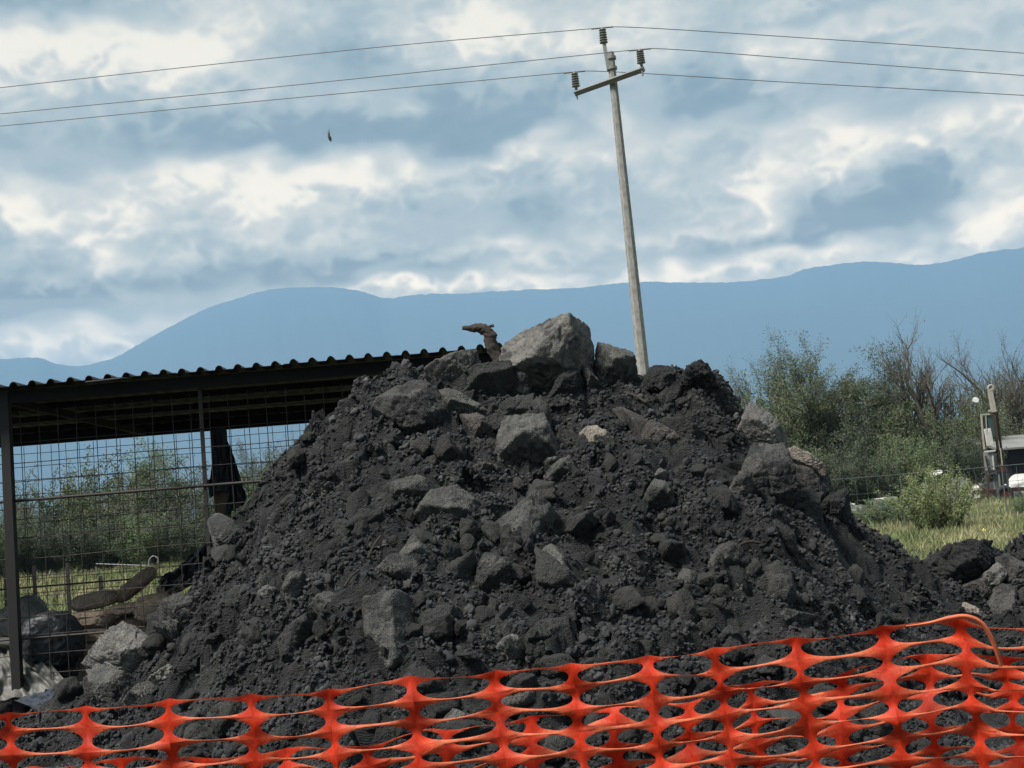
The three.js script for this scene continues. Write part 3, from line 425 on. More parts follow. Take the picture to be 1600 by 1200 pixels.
// sticks and the broken root
{
  const sticks = [[[596, 843], [576, 878], 0.008, 'thin dry stick leaning above the large lipped block'], [[560, 898], [540, 922], 0.008, 'short dry stick left of the blocky stone with a reddish corner'], [[512, 992], [566, 956], 0.009, 'longest dry stick, lying left of the large lipped block'], [[548, 934], [578, 929], 0.007, 'short pale stick lying level above the long dry stick'], [[1452, 872], [1466, 900], 0.010, 'thin pale stick at the foot of the right slope before the weeds'], [[1150, 858], [1184, 853], 0.008, 'reddish twig above the triangular flat-bottomed stone'], [[975, 618], [1010, 634], 0.010, 'stick lying on the crest beneath the utility pole']];
  for (const [a, b, r, label] of sticks) { const A = onHeap(...a) ?? at(...a, 9), C = onHeap(...b) ?? at(...b, 9); A.y += 0.02; C.y += 0.02; A.z += 0.04; C.z += 0.04; const m = A.clone().lerp(C, 0.5); m.y += 0.012; tag(mesh('dry_stick', tube([A, m, C], r, 10, 6), M.root), label, 'stick', 'dry sticks on the mound'); }
  const D = 9.15, path = [[786, 574], [776, 556], [768, 538], [764, 522], [754, 514], [738, 513], [722, 513]].map(([x, y]) => at(x, y, D)), rad = [0.05, 0.044, 0.047, 0.05, 0.04, 0.027, 0.012];
  const root = tag(new THREE.Group(), 'broken root shaped like a bird head against the sky, left of the largest boulder', 'root'); root.name = 'broken_root'; scene.add(root);
  const curve = new THREE.CatmullRomCurve3(path), seg = 46, sides = 14, pos = [], idx = [], uv = [], fr = curve.computeFrenetFrames(seg, false), o = V();
  for (let i = 0; i <= seg; i++) { const t = i / seg, p = curve.getPoint(t), k = t * (rad.length - 1), a = Math.floor(Math.min(k, rad.length - 2)), R = lerp(rad[a], rad[a + 1], k - a); for (let j = 0; j <= sides; j++) { const th = j / sides * 6.28318, rr = R * (1 + 0.22 * n3(t * 7, Math.cos(th) * 1.6, Math.sin(th) * 1.6) + 0.12 * n3(t * 22, Math.cos(th) * 4, Math.sin(th) * 4)); o.copy(p).addScaledVector(fr.normals[i], Math.cos(th) * rr).addScaledVector(fr.binormals[i], Math.sin(th) * rr); pos.push(o.x, o.y, o.z); uv.push(j / sides * 0.3, t); if (i && j) { const q = i * (sides + 1) + j; idx.push(q, q - 1, q - sides - 1, q - 1, q - sides - 2, q - sides - 1); } } }
  const g = new THREE.BufferGeometry(); g.setAttribute('position', new THREE.Float32BufferAttribute(pos, 3)); g.setAttribute('uv', new THREE.Float32BufferAttribute(uv, 2)); g.setIndex(idx); g.computeVertexNormals(); mesh('stem', g, M.root, root);
  mesh('splinter', tube([at(760, 518, D), at(766, 510, D), at(772, 509, D)], 0.012, 8, 5), M.root, root);
  mesh('splinter', tube([at(752, 514, D), at(751, 508, D), at(749, 506, D)], 0.008, 6, 5), M.root, root);
}

// ---------------------------------------------------------------- open shed on the left
const SF = 10.6, SR = 14.6;   // distance of its front and back
const vert = (px, py, d) => at(px, py, d);
{
  const shed = thing('open_shed', 'low open shed with a dark corrugated iron roof on the left', 'shed');
  const yF = at(0, 612, SF).y, yR = at(20, 683, SR).y, xL = -9.2, xR = at(776, 560, SF).x + 0.1;
  // corrugated sheets
  const cover = 0.95, ribs = 6, prof = [];
  for (let i = 0; i < ribs; i++) { const x = i * cover / ribs; prof.push([x, 0], [x + 0.05, 0], [x + 0.062, 0.024], [x + 0.076, 0.036], [x + 0.096, 0.036], [x + 0.11, 0.024], [x + 0.122, 0]); } prof.push([cover + 0.03, 0]);
  const sheet = (() => { const pos = [], idx = [], uv = [], L = SR - SF + 0.45; for (const side of [0, 1]) for (const s of [0, 1]) prof.forEach(([x, y]) => { pos.push(x, y - side * 0.003 + (yF - yR) / (SR - SF) * -s * L * 0.0 - s * (yF - yR), -s * L); uv.push(x, s * L); }); const n = prof.length; for (const side of [0, 1]) for (let i = 1; i < n; i++) { const o = side * 2 * n, a = o + i - 1, b = o + i, c = o + n + i - 1, d = o + n + i; side ? idx.push(a, b, c, b, d, c) : idx.push(a, c, b, b, c, d); } for (let i = 1; i < n; i++) idx.push(i - 1, i, 2 * n + i - 1, i, 2 * n + i, 2 * n + i - 1); const g = new THREE.BufferGeometry(); g.setAttribute('position', new THREE.Float32BufferAttribute(pos, 3)); g.setAttribute('uv', new THREE.Float32BufferAttribute(uv, 2)); g.setIndex(idx); return g.toNonIndexed(); })(); sheet.computeVertexNormals();
  const r = rng(31); let k = 0;
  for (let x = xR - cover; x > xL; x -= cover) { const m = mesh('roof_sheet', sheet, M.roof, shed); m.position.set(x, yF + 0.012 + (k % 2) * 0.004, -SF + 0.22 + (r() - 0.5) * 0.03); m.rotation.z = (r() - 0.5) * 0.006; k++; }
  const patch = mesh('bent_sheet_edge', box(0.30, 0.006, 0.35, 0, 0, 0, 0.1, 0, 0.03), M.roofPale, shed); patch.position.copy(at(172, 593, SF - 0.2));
  // steel frame
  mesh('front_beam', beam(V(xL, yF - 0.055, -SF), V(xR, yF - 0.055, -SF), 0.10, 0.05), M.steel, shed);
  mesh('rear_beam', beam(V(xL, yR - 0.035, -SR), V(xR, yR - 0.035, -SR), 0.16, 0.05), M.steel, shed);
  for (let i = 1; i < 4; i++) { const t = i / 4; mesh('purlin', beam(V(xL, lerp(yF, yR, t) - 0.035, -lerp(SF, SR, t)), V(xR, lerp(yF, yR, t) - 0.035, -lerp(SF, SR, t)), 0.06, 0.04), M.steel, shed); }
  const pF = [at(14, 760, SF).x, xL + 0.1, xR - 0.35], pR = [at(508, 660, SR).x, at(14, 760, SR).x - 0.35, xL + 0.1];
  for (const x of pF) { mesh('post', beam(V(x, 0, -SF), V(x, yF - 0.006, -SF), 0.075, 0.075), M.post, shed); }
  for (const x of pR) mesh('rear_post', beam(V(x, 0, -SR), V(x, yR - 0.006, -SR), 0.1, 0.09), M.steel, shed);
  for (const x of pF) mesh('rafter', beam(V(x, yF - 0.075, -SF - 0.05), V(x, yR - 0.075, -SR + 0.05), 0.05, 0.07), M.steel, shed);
}
function meshPanel(label, xs, top, z, pitch, rad, rails, posts, seed) {   // welded wire mesh on light rails
  const p = thing('mesh_fence', label, 'fence'), r = rng(seed), wires = [];
  const [x0, x1] = xs;
  for (let x = x0; x <= x1; x += pitch) { const j = (r() - 0.5) * 0.012; wires.push(tube([V(x + j, 0.02, z + (r() - 0.5) * 0.02), V(x + j + (r() - 0.5) * 0.03, top * 0.5, z + 0.01 + (r() - 0.5) * 0.02), V(x + j, top, z)], rad, 8, 4)); }
  for (let y = 0.06; y < top; y += pitch) { const pts = []; for (let x = x0; x <= x1 + 0.01; x += 0.6) pts.push(V(x, y + (r() - 0.5) * 0.022, z + (r() - 0.5) * 0.02)); wires.push(tube(pts, rad, pts.length * 3, 4)); }
  const w = mesh('wires', merge(wires), M.meshwire, p); w.userData.kind = 'stuff';
  for (const [a, b, t] of rails) mesh('rail', rod(a, b, t, t, 8), M.meshwire, p);
  for (const [x, h, t] of posts) mesh('stake', beam(V(x, 0, z - 0.02), V(x, h, z - 0.02), t, t), M.meshwire, p);
  return p;
}
{
  const a = at(30, 786, SF + 0.06), b = at(432, 746, SF + 0.06), c = at(-20, 1003, SF + 0.06), d = at(195, 985, SF + 0.06), ym = (a.y + b.y) / 2, yl = (c.y + d.y) / 2, z = -SF - 0.06;
  meshPanel('rusty square wire mesh closing the front of the shed', [-8.9, -0.9], at(0, 640, SF).y, z, 0.165, 0.0036, [[V(-8.9, ym, z), V(at(434, 746, SF).x, ym, z), 0.013], [V(-8.9, yl, z), V(d.x + 0.2, yl, z), 0.01]], [[at(316, 740, SF).x, at(303, 600, SF).y, 0.03]], 21);
  meshPanel('finer-looking wire mesh across the back of the shed', [-9, -0.6], at(0, 700, SR).y, -SR - 0.1, 0.165, 0.0036, [[V(-9, 0.95, -SR - 0.1), V(-0.6, 0.95, -SR - 0.1), 0.01]], [], 22);
}
// things under the shed roof
function cloth(fn, nu, nv, th) {   // a folded sheet with thickness
  const pos = [], uv = [], idx = [], p = V(), n = (nu + 1) * (nv + 1);
  for (const s of [0, 1]) for (let i = 0; i <= nu; i++) for (let j = 0; j <= nv; j++) { fn(i / nu, j / nv, p); pos.push(p.x, p.y - s * th * 0.5, p.z - s * th); uv.push(i / nu, j / nv); if (i && j) { const q = s * n + i * (nv + 1) + j; s ? idx.push(q, q - 1, q - nv - 1, q - 1, q - nv - 2, q - nv - 1) : idx.push(q, q - nv - 1, q - 1, q - 1, q - nv - 1, q - nv - 2); } }
  const g = new THREE.BufferGeometry(); g.setAttribute('position', new THREE.Float32BufferAttribute(pos, 3)); g.setAttribute('uv', new THREE.Float32BufferAttribute(uv, 2)); g.setIndex(idx); g.computeVertexNormals(); return g;
}
const quad = (A, B2, C, D, f, seed) => (u, v, p) => { p.set(0, 0, 0).addScaledVector(A, (1 - u) * (1 - v)).addScaledVector(B2, u * (1 - v)).addScaledVector(C, u * v).addScaledVector(D, (1 - u) * v); const k = f * (fbm2(u * 3 + seed, v * 1.2, 3) + 0.35 * n2(u * 9 + seed, v * 3)); p.x += k * 0.35; p.y += k * 0.4; p.z += k; };
{
  const d = 12.4, w = thing('sheeted_post', 'wooden post draped with torn black plastic inside the shed', 'post');
  const base = at(350, 870, d);
  mesh('board', beam(V(at(343, 800, d).x + 0.03, 0, -d), V(at(342, 672, d).x, at(342, 673, d).y, -d), 0.15, 0.05), M.wood, w);
  const z = d - 0.06;
  const black = (pts, f, s) => mesh('plastic_sheet', cloth(quad(at(...pts[0], z), at(...pts[1], z), at(...pts[2], z - 0.05), at(...pts[3], z - 0.05), f, s), 22, 26, 0.006), M.black, w);
  black([[328, 672], [353, 668], [358, 765], [333, 768]], 0.03, 3); black([[352, 688], [361, 698], [386, 778], [366, 800]], 0.05, 7); black([[332, 715], [352, 700], [372, 762], [326, 764]], 0.06, 12); black([[322, 750], [338, 748], [336, 772], [328, 778]], 0.03, 15); black([[355, 748], [378, 760], [384, 785], [352, 806]], 0.05, 19);
  const t = thing('black_sheeting', 'black plastic sheeting hung slack across the sacks beside the mesh post', 'sheeting');
  mesh('hung_sheet', cloth((() => { const q = quad(at(248, 908, 11.3), at(345, 828, 11.1), at(352, 905, 11.1), at(262, 925, 11.2), 0.12, 5); return (u, v, p) => { q(u, v, p); p.y -= 0.02 * Math.sin(u * Math.PI) * (1 - v); }; })(), 50, 30, 0.008), M.black, t);
  mesh('sheet_hem', tube([at(247, 909, 11.25), at(272, 895, 11.25), at(300, 874, 11.15), at(322, 850, 11.1), at(344, 826, 11.05)], 0.012, 24, 6), M.tarp, t);
}
function sack(name, label, cat, mat, px, py, d, L, H, Wd, ang, seed, yaw = 0.1, group) {
  const g = new THREE.IcosahedronGeometry(1, 20), q = mergeVertices((g.deleteAttribute('uv'), g.deleteAttribute('normal'), g), 1e-4), p = q.attributes.position, v = V();
  for (let i = 0; i < p.count; i++) {
    v.fromBufferAttribute(p, i); const s = name === 'black_bag' ? 0.86 : 0.52, e = (t) => Math.sign(t) * Math.pow(Math.abs(t), s), ex = e(v.x);
    const pinch = name === 'black_bag' ? 1 - 0.22 * Math.pow(Math.abs(ex), 6) : 1 - 0.5 * Math.pow(Math.abs(ex), 9), wr = 1 + 0.07 * fbm3(v.x * 2 + seed, v.y * 2, v.z * 2, 3) + 0.075 * (0.5 - Math.abs(n3(v.x * 5 + seed, v.y * 9, v.z * 5))) + 0.012 * n3(v.x * 22, v.y * 14 + seed, v.z * 14);
    p.setXYZ(i, ex * L / 2 * wr, e(v.y) * H / 2 * pinch * wr, e(v.z) * Wd / 2 * pinch * wr);
  }
  q.computeVertexNormals(); const m = mesh(name, boxUV(q), mat); m.position.copy(at(px, py, d)); m.rotation.set(0, yaw, ang); return tag(m, label, cat, group);
}
{
  const sk = (l, mat, ...a) => sack('feed_sack', l, 'sack', mat, ...a, 'sacks stacked in the shed');
  sk('tan sack lying level on top of the pile, nearest the shed post', M.sackPale, 148, 938, 11.6, 0.42, 0.15, 0.3, 0.12, 1, 0.1);
  sk('long sack propped up diagonally at the top of the pile', M.sack, 212, 914, 11.7, 0.45, 0.13, 0.25, 0.62, 2, 0.05);
  sk('brown sack under the black sheeting at the right of the pile', M.sackPale, 246, 948, 11.5, 0.42, 0.24, 0.35, 0.12, 3, 0.2);
  sk('flat pale sack in the middle below the propped one', M.sackPale, 196, 952, 11.5, 0.30, 0.10, 0.3, 0.05, 4, 0.3);
  const st = ['topmost sack of the upright stack right of the black bag', 'second sack from the top of the upright stack', 'third sack from the top of the upright stack', 'fourth sack from the top of the upright stack', 'lowest sack of the upright stack, near the ground'];
  for (let i = 0; i < 5; i++) sk(st[i], i % 2 ? M.sack : M.sackPale, 146 + i * 2.2, 968 + i * 22.5, 11.3, 0.36, 0.145, 0.34, 0.03 * (i % 2 ? 1 : -1), 10 + i, 0.1 * i);
  sk('dark greenish sack behind the black bag at far left', M.greytarp, 34, 968, 11.6, 0.46, 0.34, 0.4, 0.5, 16, 0.1);
  sk('buried sack between the propped sack and the hung sheeting', M.sack, 268, 918, 11.8, 0.26, 0.12, 0.25, 0.2, 17, 0.1);
  sk('sack low in the dark gap between stack and mound', M.sack, 205, 985, 11.6, 0.45, 0.28, 0.4, 0.1, 18, 0.2);
  sack('black_bag', 'big round black plastic bag at the left below the shed', 'bag', M.black, 80, 1003, 10.95, 0.54, 0.52, 0.5, 0.1, 25, 0.2);
  const w = cloth(quad(at(-40, 1008, 10.95), at(46, 998, 10.95), at(118, 1082, 10.5), at(-40, 1098, 10.5), 0.075, 33), 60, 40, 0.008); tag(mesh('pale_sheeting', w, M.greytarp), 'crumpled dirty white plastic sheeting at the left edge near the ground', 'sheeting');
  const roll = tube([at(-30, 1008, 10.9), at(10, 1004, 10.88), at(34, 1006, 10.86)], 0.045, 20, 10); tag(mesh('plastic_roll', roll, M.greytarp), 'pale rolled plastic end lying over the crumpled sheeting', 'roll');
  const t2 = cloth(quad(at(20, 1092, 10.0), at(110, 1066, 10.1), at(150, 1062, 9.7), at(60, 1112, 9.4), 0.1, 44), 40, 26, 0.008); tag(mesh('blue_tarp', t2, M.tarp), 'dark blue tarpaulin bunched on the ground beside the left foot of the mound', 'tarpaulin');
  const low = box(3.2, 0.5, 0.25, at(0, 970, 12.9).x, 0.25, -12.9); tag(mesh('low_block_wall', low, M.yard), 'low dark wall behind the sacks in the shed', 'wall');
}
// field fence stubs and pipe beyond the shed
{
  for (const [x, y0, y1, d, l] of [[8, 884, 945, 15.5, 'thin dark stake left of the shed post'], [53, 884, 940, 15.5, 'thin dark stake just right of the shed post'], [105, 880, 936, 15.8, 'thin dark stake above the tan sack'], [157, 900, 925, 15.8, 'short pale stake above the propped sack']]) { const t = at(x, y0, d); tag(mesh('fence_stake', beam(V(t.x, 0, -d), V(t.x, t.y, -d), 0.04, 0.03), M.meshwire), l, 'stake', 'stakes in the field behind the shed'); }
  const d = 30, p = thing('white_pipe', 'white pipe with a hooped end lying in the grass seen through the shed', 'pipe');
  mesh('pipe', rod(at(150, 881, d), at(228, 884, d), 0.016, 0.016, 8), M.greyMetal, p);
  mesh('hoop', tube([at(233, 884, d), at(233, 876, d), at(239, 869, d), at(247, 873, d), at(247, 880, d)], 0.018, 20, 6), M.greyMetal, p);
}

// ---------------------------------------------------------------- utility pole and wires
{
  const d = 24, A = at(1037, 881, d), T = at(953.5, 82, d); A.y = -0.3;
  const pole = thing('utility_pole', 'leaning octagonal concrete utility pole with a steel crossarm', 'pole');
  const len = A.distanceTo(T), sh = new THREE.CylinderGeometry(0.078, 0.155, len, 8, 12); sh.rotateY(0.25); const shaft = sh.toNonIndexed(); shaft.computeVertexNormals();
  { const u = shaft.attributes.uv; for (let i = 0; i < u.count; i++) u.setXY(i, u.getX(i) * 1.2, u.getY(i) * len); }
  const up = T.clone().sub(A).normalize(); shaft.applyQuaternion(new THREE.Quaternion().setFromUnitVectors(V(0, 1, 0), up)); shaft.translate((A.x + T.x) / 2, (A.y + T.y) / 2, (A.z + T.z) / 2);
  mesh('shaft', shaft, M.concrete, pole);
  const onPole = (py) => at(lerp(953.5, 1037, (py - 82) / 799), py, d);
  for (const py of [91, 107]) { const c = onPole(py); mesh('band', rod(c.clone().addScaledVector(up, -0.03), c.clone().addScaledVector(up, 0.03), 0.105, 0.105, 12), M.galv, pole); }
  const near = at(1006, 108, d - 0.55), farE = at(899, 146, d + 0.35);
  mesh('crossarm', beam(near, farE, 0.085, 0.095, 0.3), M.galv, pole);
  const tip = at(944, 70, d); mesh('top_bracket', beam(onPole(110).add(V(-0.07, 0, 0.06)), tip.clone().add(V(0, 0, 0.02)), 0.07, 0.05), M.galv, pole);
  const insulator = (b, t) => {
    const g = [], dd = t.clone().sub(b), L = dd.length(), prof = [[0.03, 0]]; for (let i = 0; i < 6; i++) { const y = L * (0.16 + 0.8 * i / 6), s = L * 0.8 / 6, r = 0.084 - i * 0.002; prof.push([0.03, y], [r, y + s * 0.12], [r * 0.96, y + s * 0.36], [0.03, y + s * 0.5]); } prof.push([0.035, L * 0.96], [0.03, L], [0, L]);
    const l = new THREE.LatheGeometry(prof.map(([x, y]) => new THREE.Vector2(x, y)), 16); l.applyQuaternion(new THREE.Quaternion().setFromUnitVectors(V(0, 1, 0), dd.normalize())); l.translate(b.x, b.y, b.z); mesh('insulator', l, M.insul, pole);
    mesh('pin', rod(b.clone().addScaledVector(dd, -0.2), b.clone().addScaledVector(dd, 0.05), 0.018, 0.018, 6), M.galv, pole);
    const cl = t.clone(); mesh('wire_clamp', rod(cl.clone().add(V(-0.22, -0.012, 0)), cl.clone().add(V(0.22, -0.004, 0)), 0.016, 0.016, 6), M.galv, pole);
    return t;
  };
  const tops = [[[944, 72], [941, 43], d], [[1002.5, 103], [999.5, 77], d - 0.55], [[900.5, 140], [897.5, 112], d + 0.35]].map(([b, t, q]) => insulator(at(...b, q), at(...t, q)));
  const spans = [[0, [[640, 69], [300, 104], [0, 137], [-400, 182], [-900, 240]], [[1270, 60], [1600, 83], [2000, 114], [2500, 156]], 'top wire, clamped on the highest insulator'], [1, [[700, 108], [350, 144], [0, 178], [-400, 219], [-900, 272]], [[1300, 96], [1600, 118], [2000, 148], [2500, 190]], 'middle wire, clamped on the right-hand insulator'], [2, [[640, 136], [300, 168], [0, 197], [-400, 232], [-900, 278]], [[1240, 129], [1600, 149], [2000, 174], [2500, 208]], 'lowest wire, clamped on the left-hand insulator']];
  for (const [k, l, rr, name] of spans) {
    const c = tops[k], dd = -c.z, L = l.map(([x, y]) => at(x, y, dd + (900 - x) * 0.0006)), R = rr.map(([x, y]) => at(x, y, dd + (x - 900) * 0.0012));
    const w = tube([...L.reverse(), c.clone().add(V(-0.25, -0.005, 0)), c, c.clone().add(V(0.25, -0.005, 0)), ...R], 0.0085, 260, 5); tag(mesh('power_line', w, M.wire), name + ' of the utility pole', 'wire', 'power lines');
  }
}
// a small bird in flight
{
  const c = at(514.5, 213, 14), b = thing('bird', 'small dark bird flying with its wing raised, left of the utility pole', 'bird', c);
  const body = new THREE.SphereGeometry(1, 14, 10); body.scale(0.018, 0.042, 0.018); body.rotateZ(0.25); body.translate(0.004, -0.02, 0); const head = new THREE.SphereGeometry(0.012, 10, 8); head.translate(0.014, -0.052, 0.006);
  mesh('body', merge([body, head]), M.bird, b);
  const wing = (s) => { const sh = new THREE.Shape(); sh.moveTo(-0.014, -0.02); sh.quadraticCurveTo(-0.016, 0.02, 0, 0.085); sh.quadraticCurveTo(0.012, 0.03, 0.016, -0.03); sh.closePath(); const g = new THREE.ExtrudeGeometry(sh, { depth: 0.003, bevelEnabled: false }); g.rotateY(s * 1.1); return g; };
  mesh('wing', wing(1), M.bird, b); const w2 = wing(-1); w2.scale(0.8, 0.75, 0.8); w2.translate(-0.012, 0, -0.01); mesh('wing', w2, M.bird, b);
}

// ---------------------------------------------------------------- trees and shrubs
function growTree(seed, o) {
  const r = rng(seed), wood = [], leaves = [], ends = [];
  const seg = (a, b, r0, r1, n) => { const d = b.clone().sub(a), L = d.length(); if (L < 1e-4) return; const g = new THREE.CylinderGeometry(r1, r0, L, n, 1, true); g.applyQuaternion(new THREE.Quaternion().setFromUnitVectors(V(0, 1, 0), d.divideScalar(L))); g.translate((a.x + b.x) / 2, (a.y + b.y) / 2, (a.z + b.z) / 2); wood.push(g); };
  (function grow(p, dir, len, rad, lv) {
    let a = p.clone(), d = dir.clone(); const n = lv ? 3 : 4;
    for (let i = 0; i < n; i++) {
      d.add(V((r() - 0.5) * o.wob, (r() - 0.5) * o.wob * 0.7 + o.up * 0.12, (r() - 0.5) * o.wob)).normalize();
      const b = a.clone().addScaledVector(d, len / n), ra = lerp(rad, rad * 0.6, i / n), rb = lerp(rad, rad * 0.6, (i + 1) / n); seg(a, b, ra, rb, lv < 2 ? 6 : lv < 4 ? 4 : 3);
      if (lv >= o.levels - 2) ends.push([a.clone(), b.clone(), lv]);
      if (lv < o.levels && i >= (lv ? 0 : 1)) { const kids = lv === 0 ? o.limbs : 1 + (r() < 0.5 ? 1 : 0); for (let k = 0; k < kids; k++) { const th = r() * 6.283, sp = o.spread * lerp(0.7, 1.25, r()), t = V(Math.cos(th), 0, Math.sin(th)), nd = d.clone().multiplyScalar(Math.cos(sp)).addScaledVector(t, Math.sin(sp)); nd.y += o.up * 0.2; nd.y *= o.flat ?? 1; grow(b, nd.normalize(), len * lerp(0.5, 0.78, r()), rb * 0.62, lv + 1); } }
      a = b;
    }
  })(V(0, -0.1, 0), V((r() - 0.5) * 0.2, 1, (r() - 0.5) * 0.2).normalize(), o.trunk, o.rad, 0);
  return { wood, ends, r };
}
function leafCloud(spots, n, size, r, cols, jitter) {   // leaf-sized faces round the twigs
  const pos = new Float32Array(n * 12), col = new Float32Array(n * 12), idx = new Uint32Array(n * 6), a = V(), u = V(), v = V();
  for (let i = 0; i < n; i++) {
    const [p, q] = spots[Math.floor(r() * spots.length)]; a.copy(p).lerp(q, r()); a.x += (r() + r() - 1) * jitter; a.y += (r() + r() - 1) * jitter * 0.8; a.z += (r() + r() - 1) * jitter;
    u.set(r() - 0.5, (r() - 0.5) * 0.8, r() - 0.5).normalize(); v.set(r() - 0.5, r() - 0.5, r() - 0.5).cross(u).normalize(); const s = size * lerp(0.6, 1.4, r()), w = s * 0.42, c = cols[Math.floor(r() * cols.length)], k = lerp(0.75, 1.3, r());
    [[-1, 0], [0, 1], [1, 0], [0, -1]].forEach(([x, y], j) => { const o = (i * 4 + j) * 3; pos[o] = a.x + u.x * x * s * 0.5 + v.x * y * w * 0.5; pos[o + 1] = a.y + u.y * x * s * 0.5 + v.y * y * w * 0.5; pos[o + 2] = a.z + u.z * x * s * 0.5 + v.z * y * w * 0.5; for (let m = 0; m < 3; m++) col[o + m] = c[m] * k; });
    idx.set([i * 4, i * 4 + 1, i * 4 + 2, i * 4, i * 4 + 2, i * 4 + 3], i * 6);
  }
  const g = new THREE.BufferGeometry(); g.setAttribute('position', new THREE.BufferAttribute(pos, 3)); g.setAttribute('color', new THREE.BufferAttribute(col, 3)); g.setIndex(new THREE.BufferAttribute(idx, 1)); g.computeVertexNormals(); return g;
}
const OL = [[0.075, 0.108, 0.036], [0.095, 0.122, 0.042], [0.06, 0.092, 0.032], [0.10, 0.108, 0.044]], GR = [[0.095, 0.14, 0.05], [0.115, 0.16, 0.055], [0.075, 0.115, 0.045]], GY = [[0.10, 0.115, 0.065], [0.12, 0.125, 0.075], [0.08, 0.10, 0.055]], DK = [[0.045, 0.068, 0.03], [0.058, 0.08, 0.036], [0.038, 0.056, 0.028]], LIME = [[0.16, 0.20, 0.06], [0.13, 0.175, 0.05], [0.19, 0.21, 0.08]];
const kinds = {};
function treeKind(key, seed, o, leaf) {
  const t = growTree(seed, o), w = merge(t.wood); w.computeBoundingBox(); let top = w.boundingBox.max.y * 0.97; const cr = leaf[0] ? leafCloud(t.ends, leaf[0], leaf[1], t.r, leaf[2], leaf[3]) : null; if (cr) { cr.computeBoundingBox(); top = Math.max(top, cr.boundingBox.max.y * 0.94); w.boundingBox.union(cr.boundingBox); }
  kinds[key] = { w, cr, top, width: Math.max(w.boundingBox.max.x - w.boundingBox.min.x, 0.1) };
}
treeKind('airy', 1, { trunk: 1.5, rad: 0.11, levels: 5, limbs: 2, spread: 0.55, wob: 0.35, up: 0.9 }, [30000, 0.038, OL, 0.14]);
treeKind('bare', 2, { trunk: 1.7, rad: 0.15, levels: 4, limbs: 2, spread: 0.6, wob: 0.4, up: 0.75 }, [2600, 0.036, GY, 0.12]);
treeKind('bare2', 9, { trunk: 1.5, rad: 0.14, levels: 4, limbs: 3, spread: 0.72, wob: 0.45, up: 0.55 }, [4000, 0.036, GY, 0.12]);
treeKind('layered', 3, { trunk: 1.4, rad: 0.09, levels: 5, limbs: 2, spread: 1.0, wob: 0.3, up: 0.15, flat: 0.62 }, [32000, 0.045, DK, 0.14]);
treeKind('leafy', 4, { trunk: 1.3, rad: 0.08, levels: 5, limbs: 2, spread: 0.7, wob: 0.35, up: 0.5 }, [22000, 0.055, GR, 0.17]);
treeKind('greytree', 6, { trunk: 1.2, rad: 0.07, levels: 5, limbs: 2, spread: 0.7, wob: 0.4, up: 0.5 }, [24000, 0.042, GY, 0.18]);
function shrubKind(key, seed, n, size, cols, stems, round = 1) {   // many stems from the ground
  const r = rng(seed), wood = [], spots = [];
  for (let s = 0; s < stems; s++) { const th = r() * 6.283, out = Math.sqrt(r()) * 0.9; let a = V(Math.cos(th) * out * 0.25, -0.05, Math.sin(th) * out * 0.25), d = V(Math.cos(th) * out * 0.75, 1, Math.sin(th) * out * 0.75).normalize(); const L = lerp(0.75, 1.12, r()) * lerp(1, 0.72, out * round); for (let i = 0; i < 6; i++) { d.add(V((r() - 0.5) * 0.4, (r() - 0.5) * 0.2 - 0.02, (r() - 0.5) * 0.4)).normalize(); const b = a.clone().addScaledVector(d, L / 5); wood.push(rod(a, b, 0.014 * (1 - i / 7), 0.014 * (1 - (i + 1) / 7), 3)); if (i > 0) { spots.push([a.clone(), b.clone()]); const t = b.clone().add(V((r() - 0.5) * 0.5, r() * 0.25, (r() - 0.5) * 0.5)); wood.push(rod(b, t, 0.006, 0.003, 3)); spots.push([b.clone(), t]); } a = b; } }
  const w = merge(wood), cr = leafCloud(spots, n, size, r, cols, 0.09); cr.computeBoundingBox(); kinds[key] = { w, cr, top: cr.boundingBox.max.y * 0.88, width: cr.boundingBox.max.x - cr.boundingBox.min.x };
}
shrubKind('oliveShrub', 41, 24000, 0.034, OL, 44); shrubKind('darkShrub', 42, 24000, 0.035, DK, 44); shrubKind('greenShrub', 43, 22000, 0.034, GR, 40); shrubKind('greyShrub', 44, 17000, 0.03, GY, 44); shrubKind('limeBush', 45, 22000, 0.042, LIME, 60, 0.5);
function plant(kind, name, label, cat, px, pyTop, d, wpx, turn, group) {   // stands on the ground at distance d under the given skyline point
  const k = kinds[kind], t = at(px, pyTop, d), o = thing(name, label, cat, V(t.x, 0, -d), group), sy = t.y / k.top, sx = wpx ? (wpx / F * d) / k.width : sy;
  mesh(cat === 'tree' ? 'trunk' : 'stems', k.w, M.bark, o); mesh(cat === 'tree' ? 'crown' : 'foliage', k.cr, M.leaf, o); o.scale.set(sx, sy, sx); o.rotation.y = turn; return o;
}
const TR = 'trees beyond the right field', SR2 = 'shrubs beyond the right field', TL = 'trees behind the shed', SL = 'shrubs behind the shed';
plant('airy', 'airy_tree', 'airy round-topped tree nearest the light pointed boulder on the skyline', 'tree', 1237, 512, 47, 175, 0.4, TR);
plant('greytree', 'pale_tree', 'small pale tree just right of the black clod', 'tree', 1155, 570, 50, 135, 1.2, TR);
plant('layered', 'layered_tree', 'dark flat-layered tree between the airy tree and the bare tree', 'tree', 1325, 544, 48, 200, 2.2, TR);
plant('bare', 'bare_tree', 'tallest bare-branched tree on the right skyline', 'tree', 1440, 492, 47, 150, 0.3, TR);
plant('bare2', 'bare_tree', 'spreading bare tree just right of the tallest one', 'tree', 1508, 520, 49, 150, 1.9, TR);
plant('bare2', 'bare_tree', 'bare tree with thin twigs above the rig mast', 'tree', 1572, 520, 50, 140, 3.4, TR);
plant('bare', 'bare_tree', 'bare tree cut by the right frame edge', 'tree', 1622, 520, 50, 120, 4.1, TR);
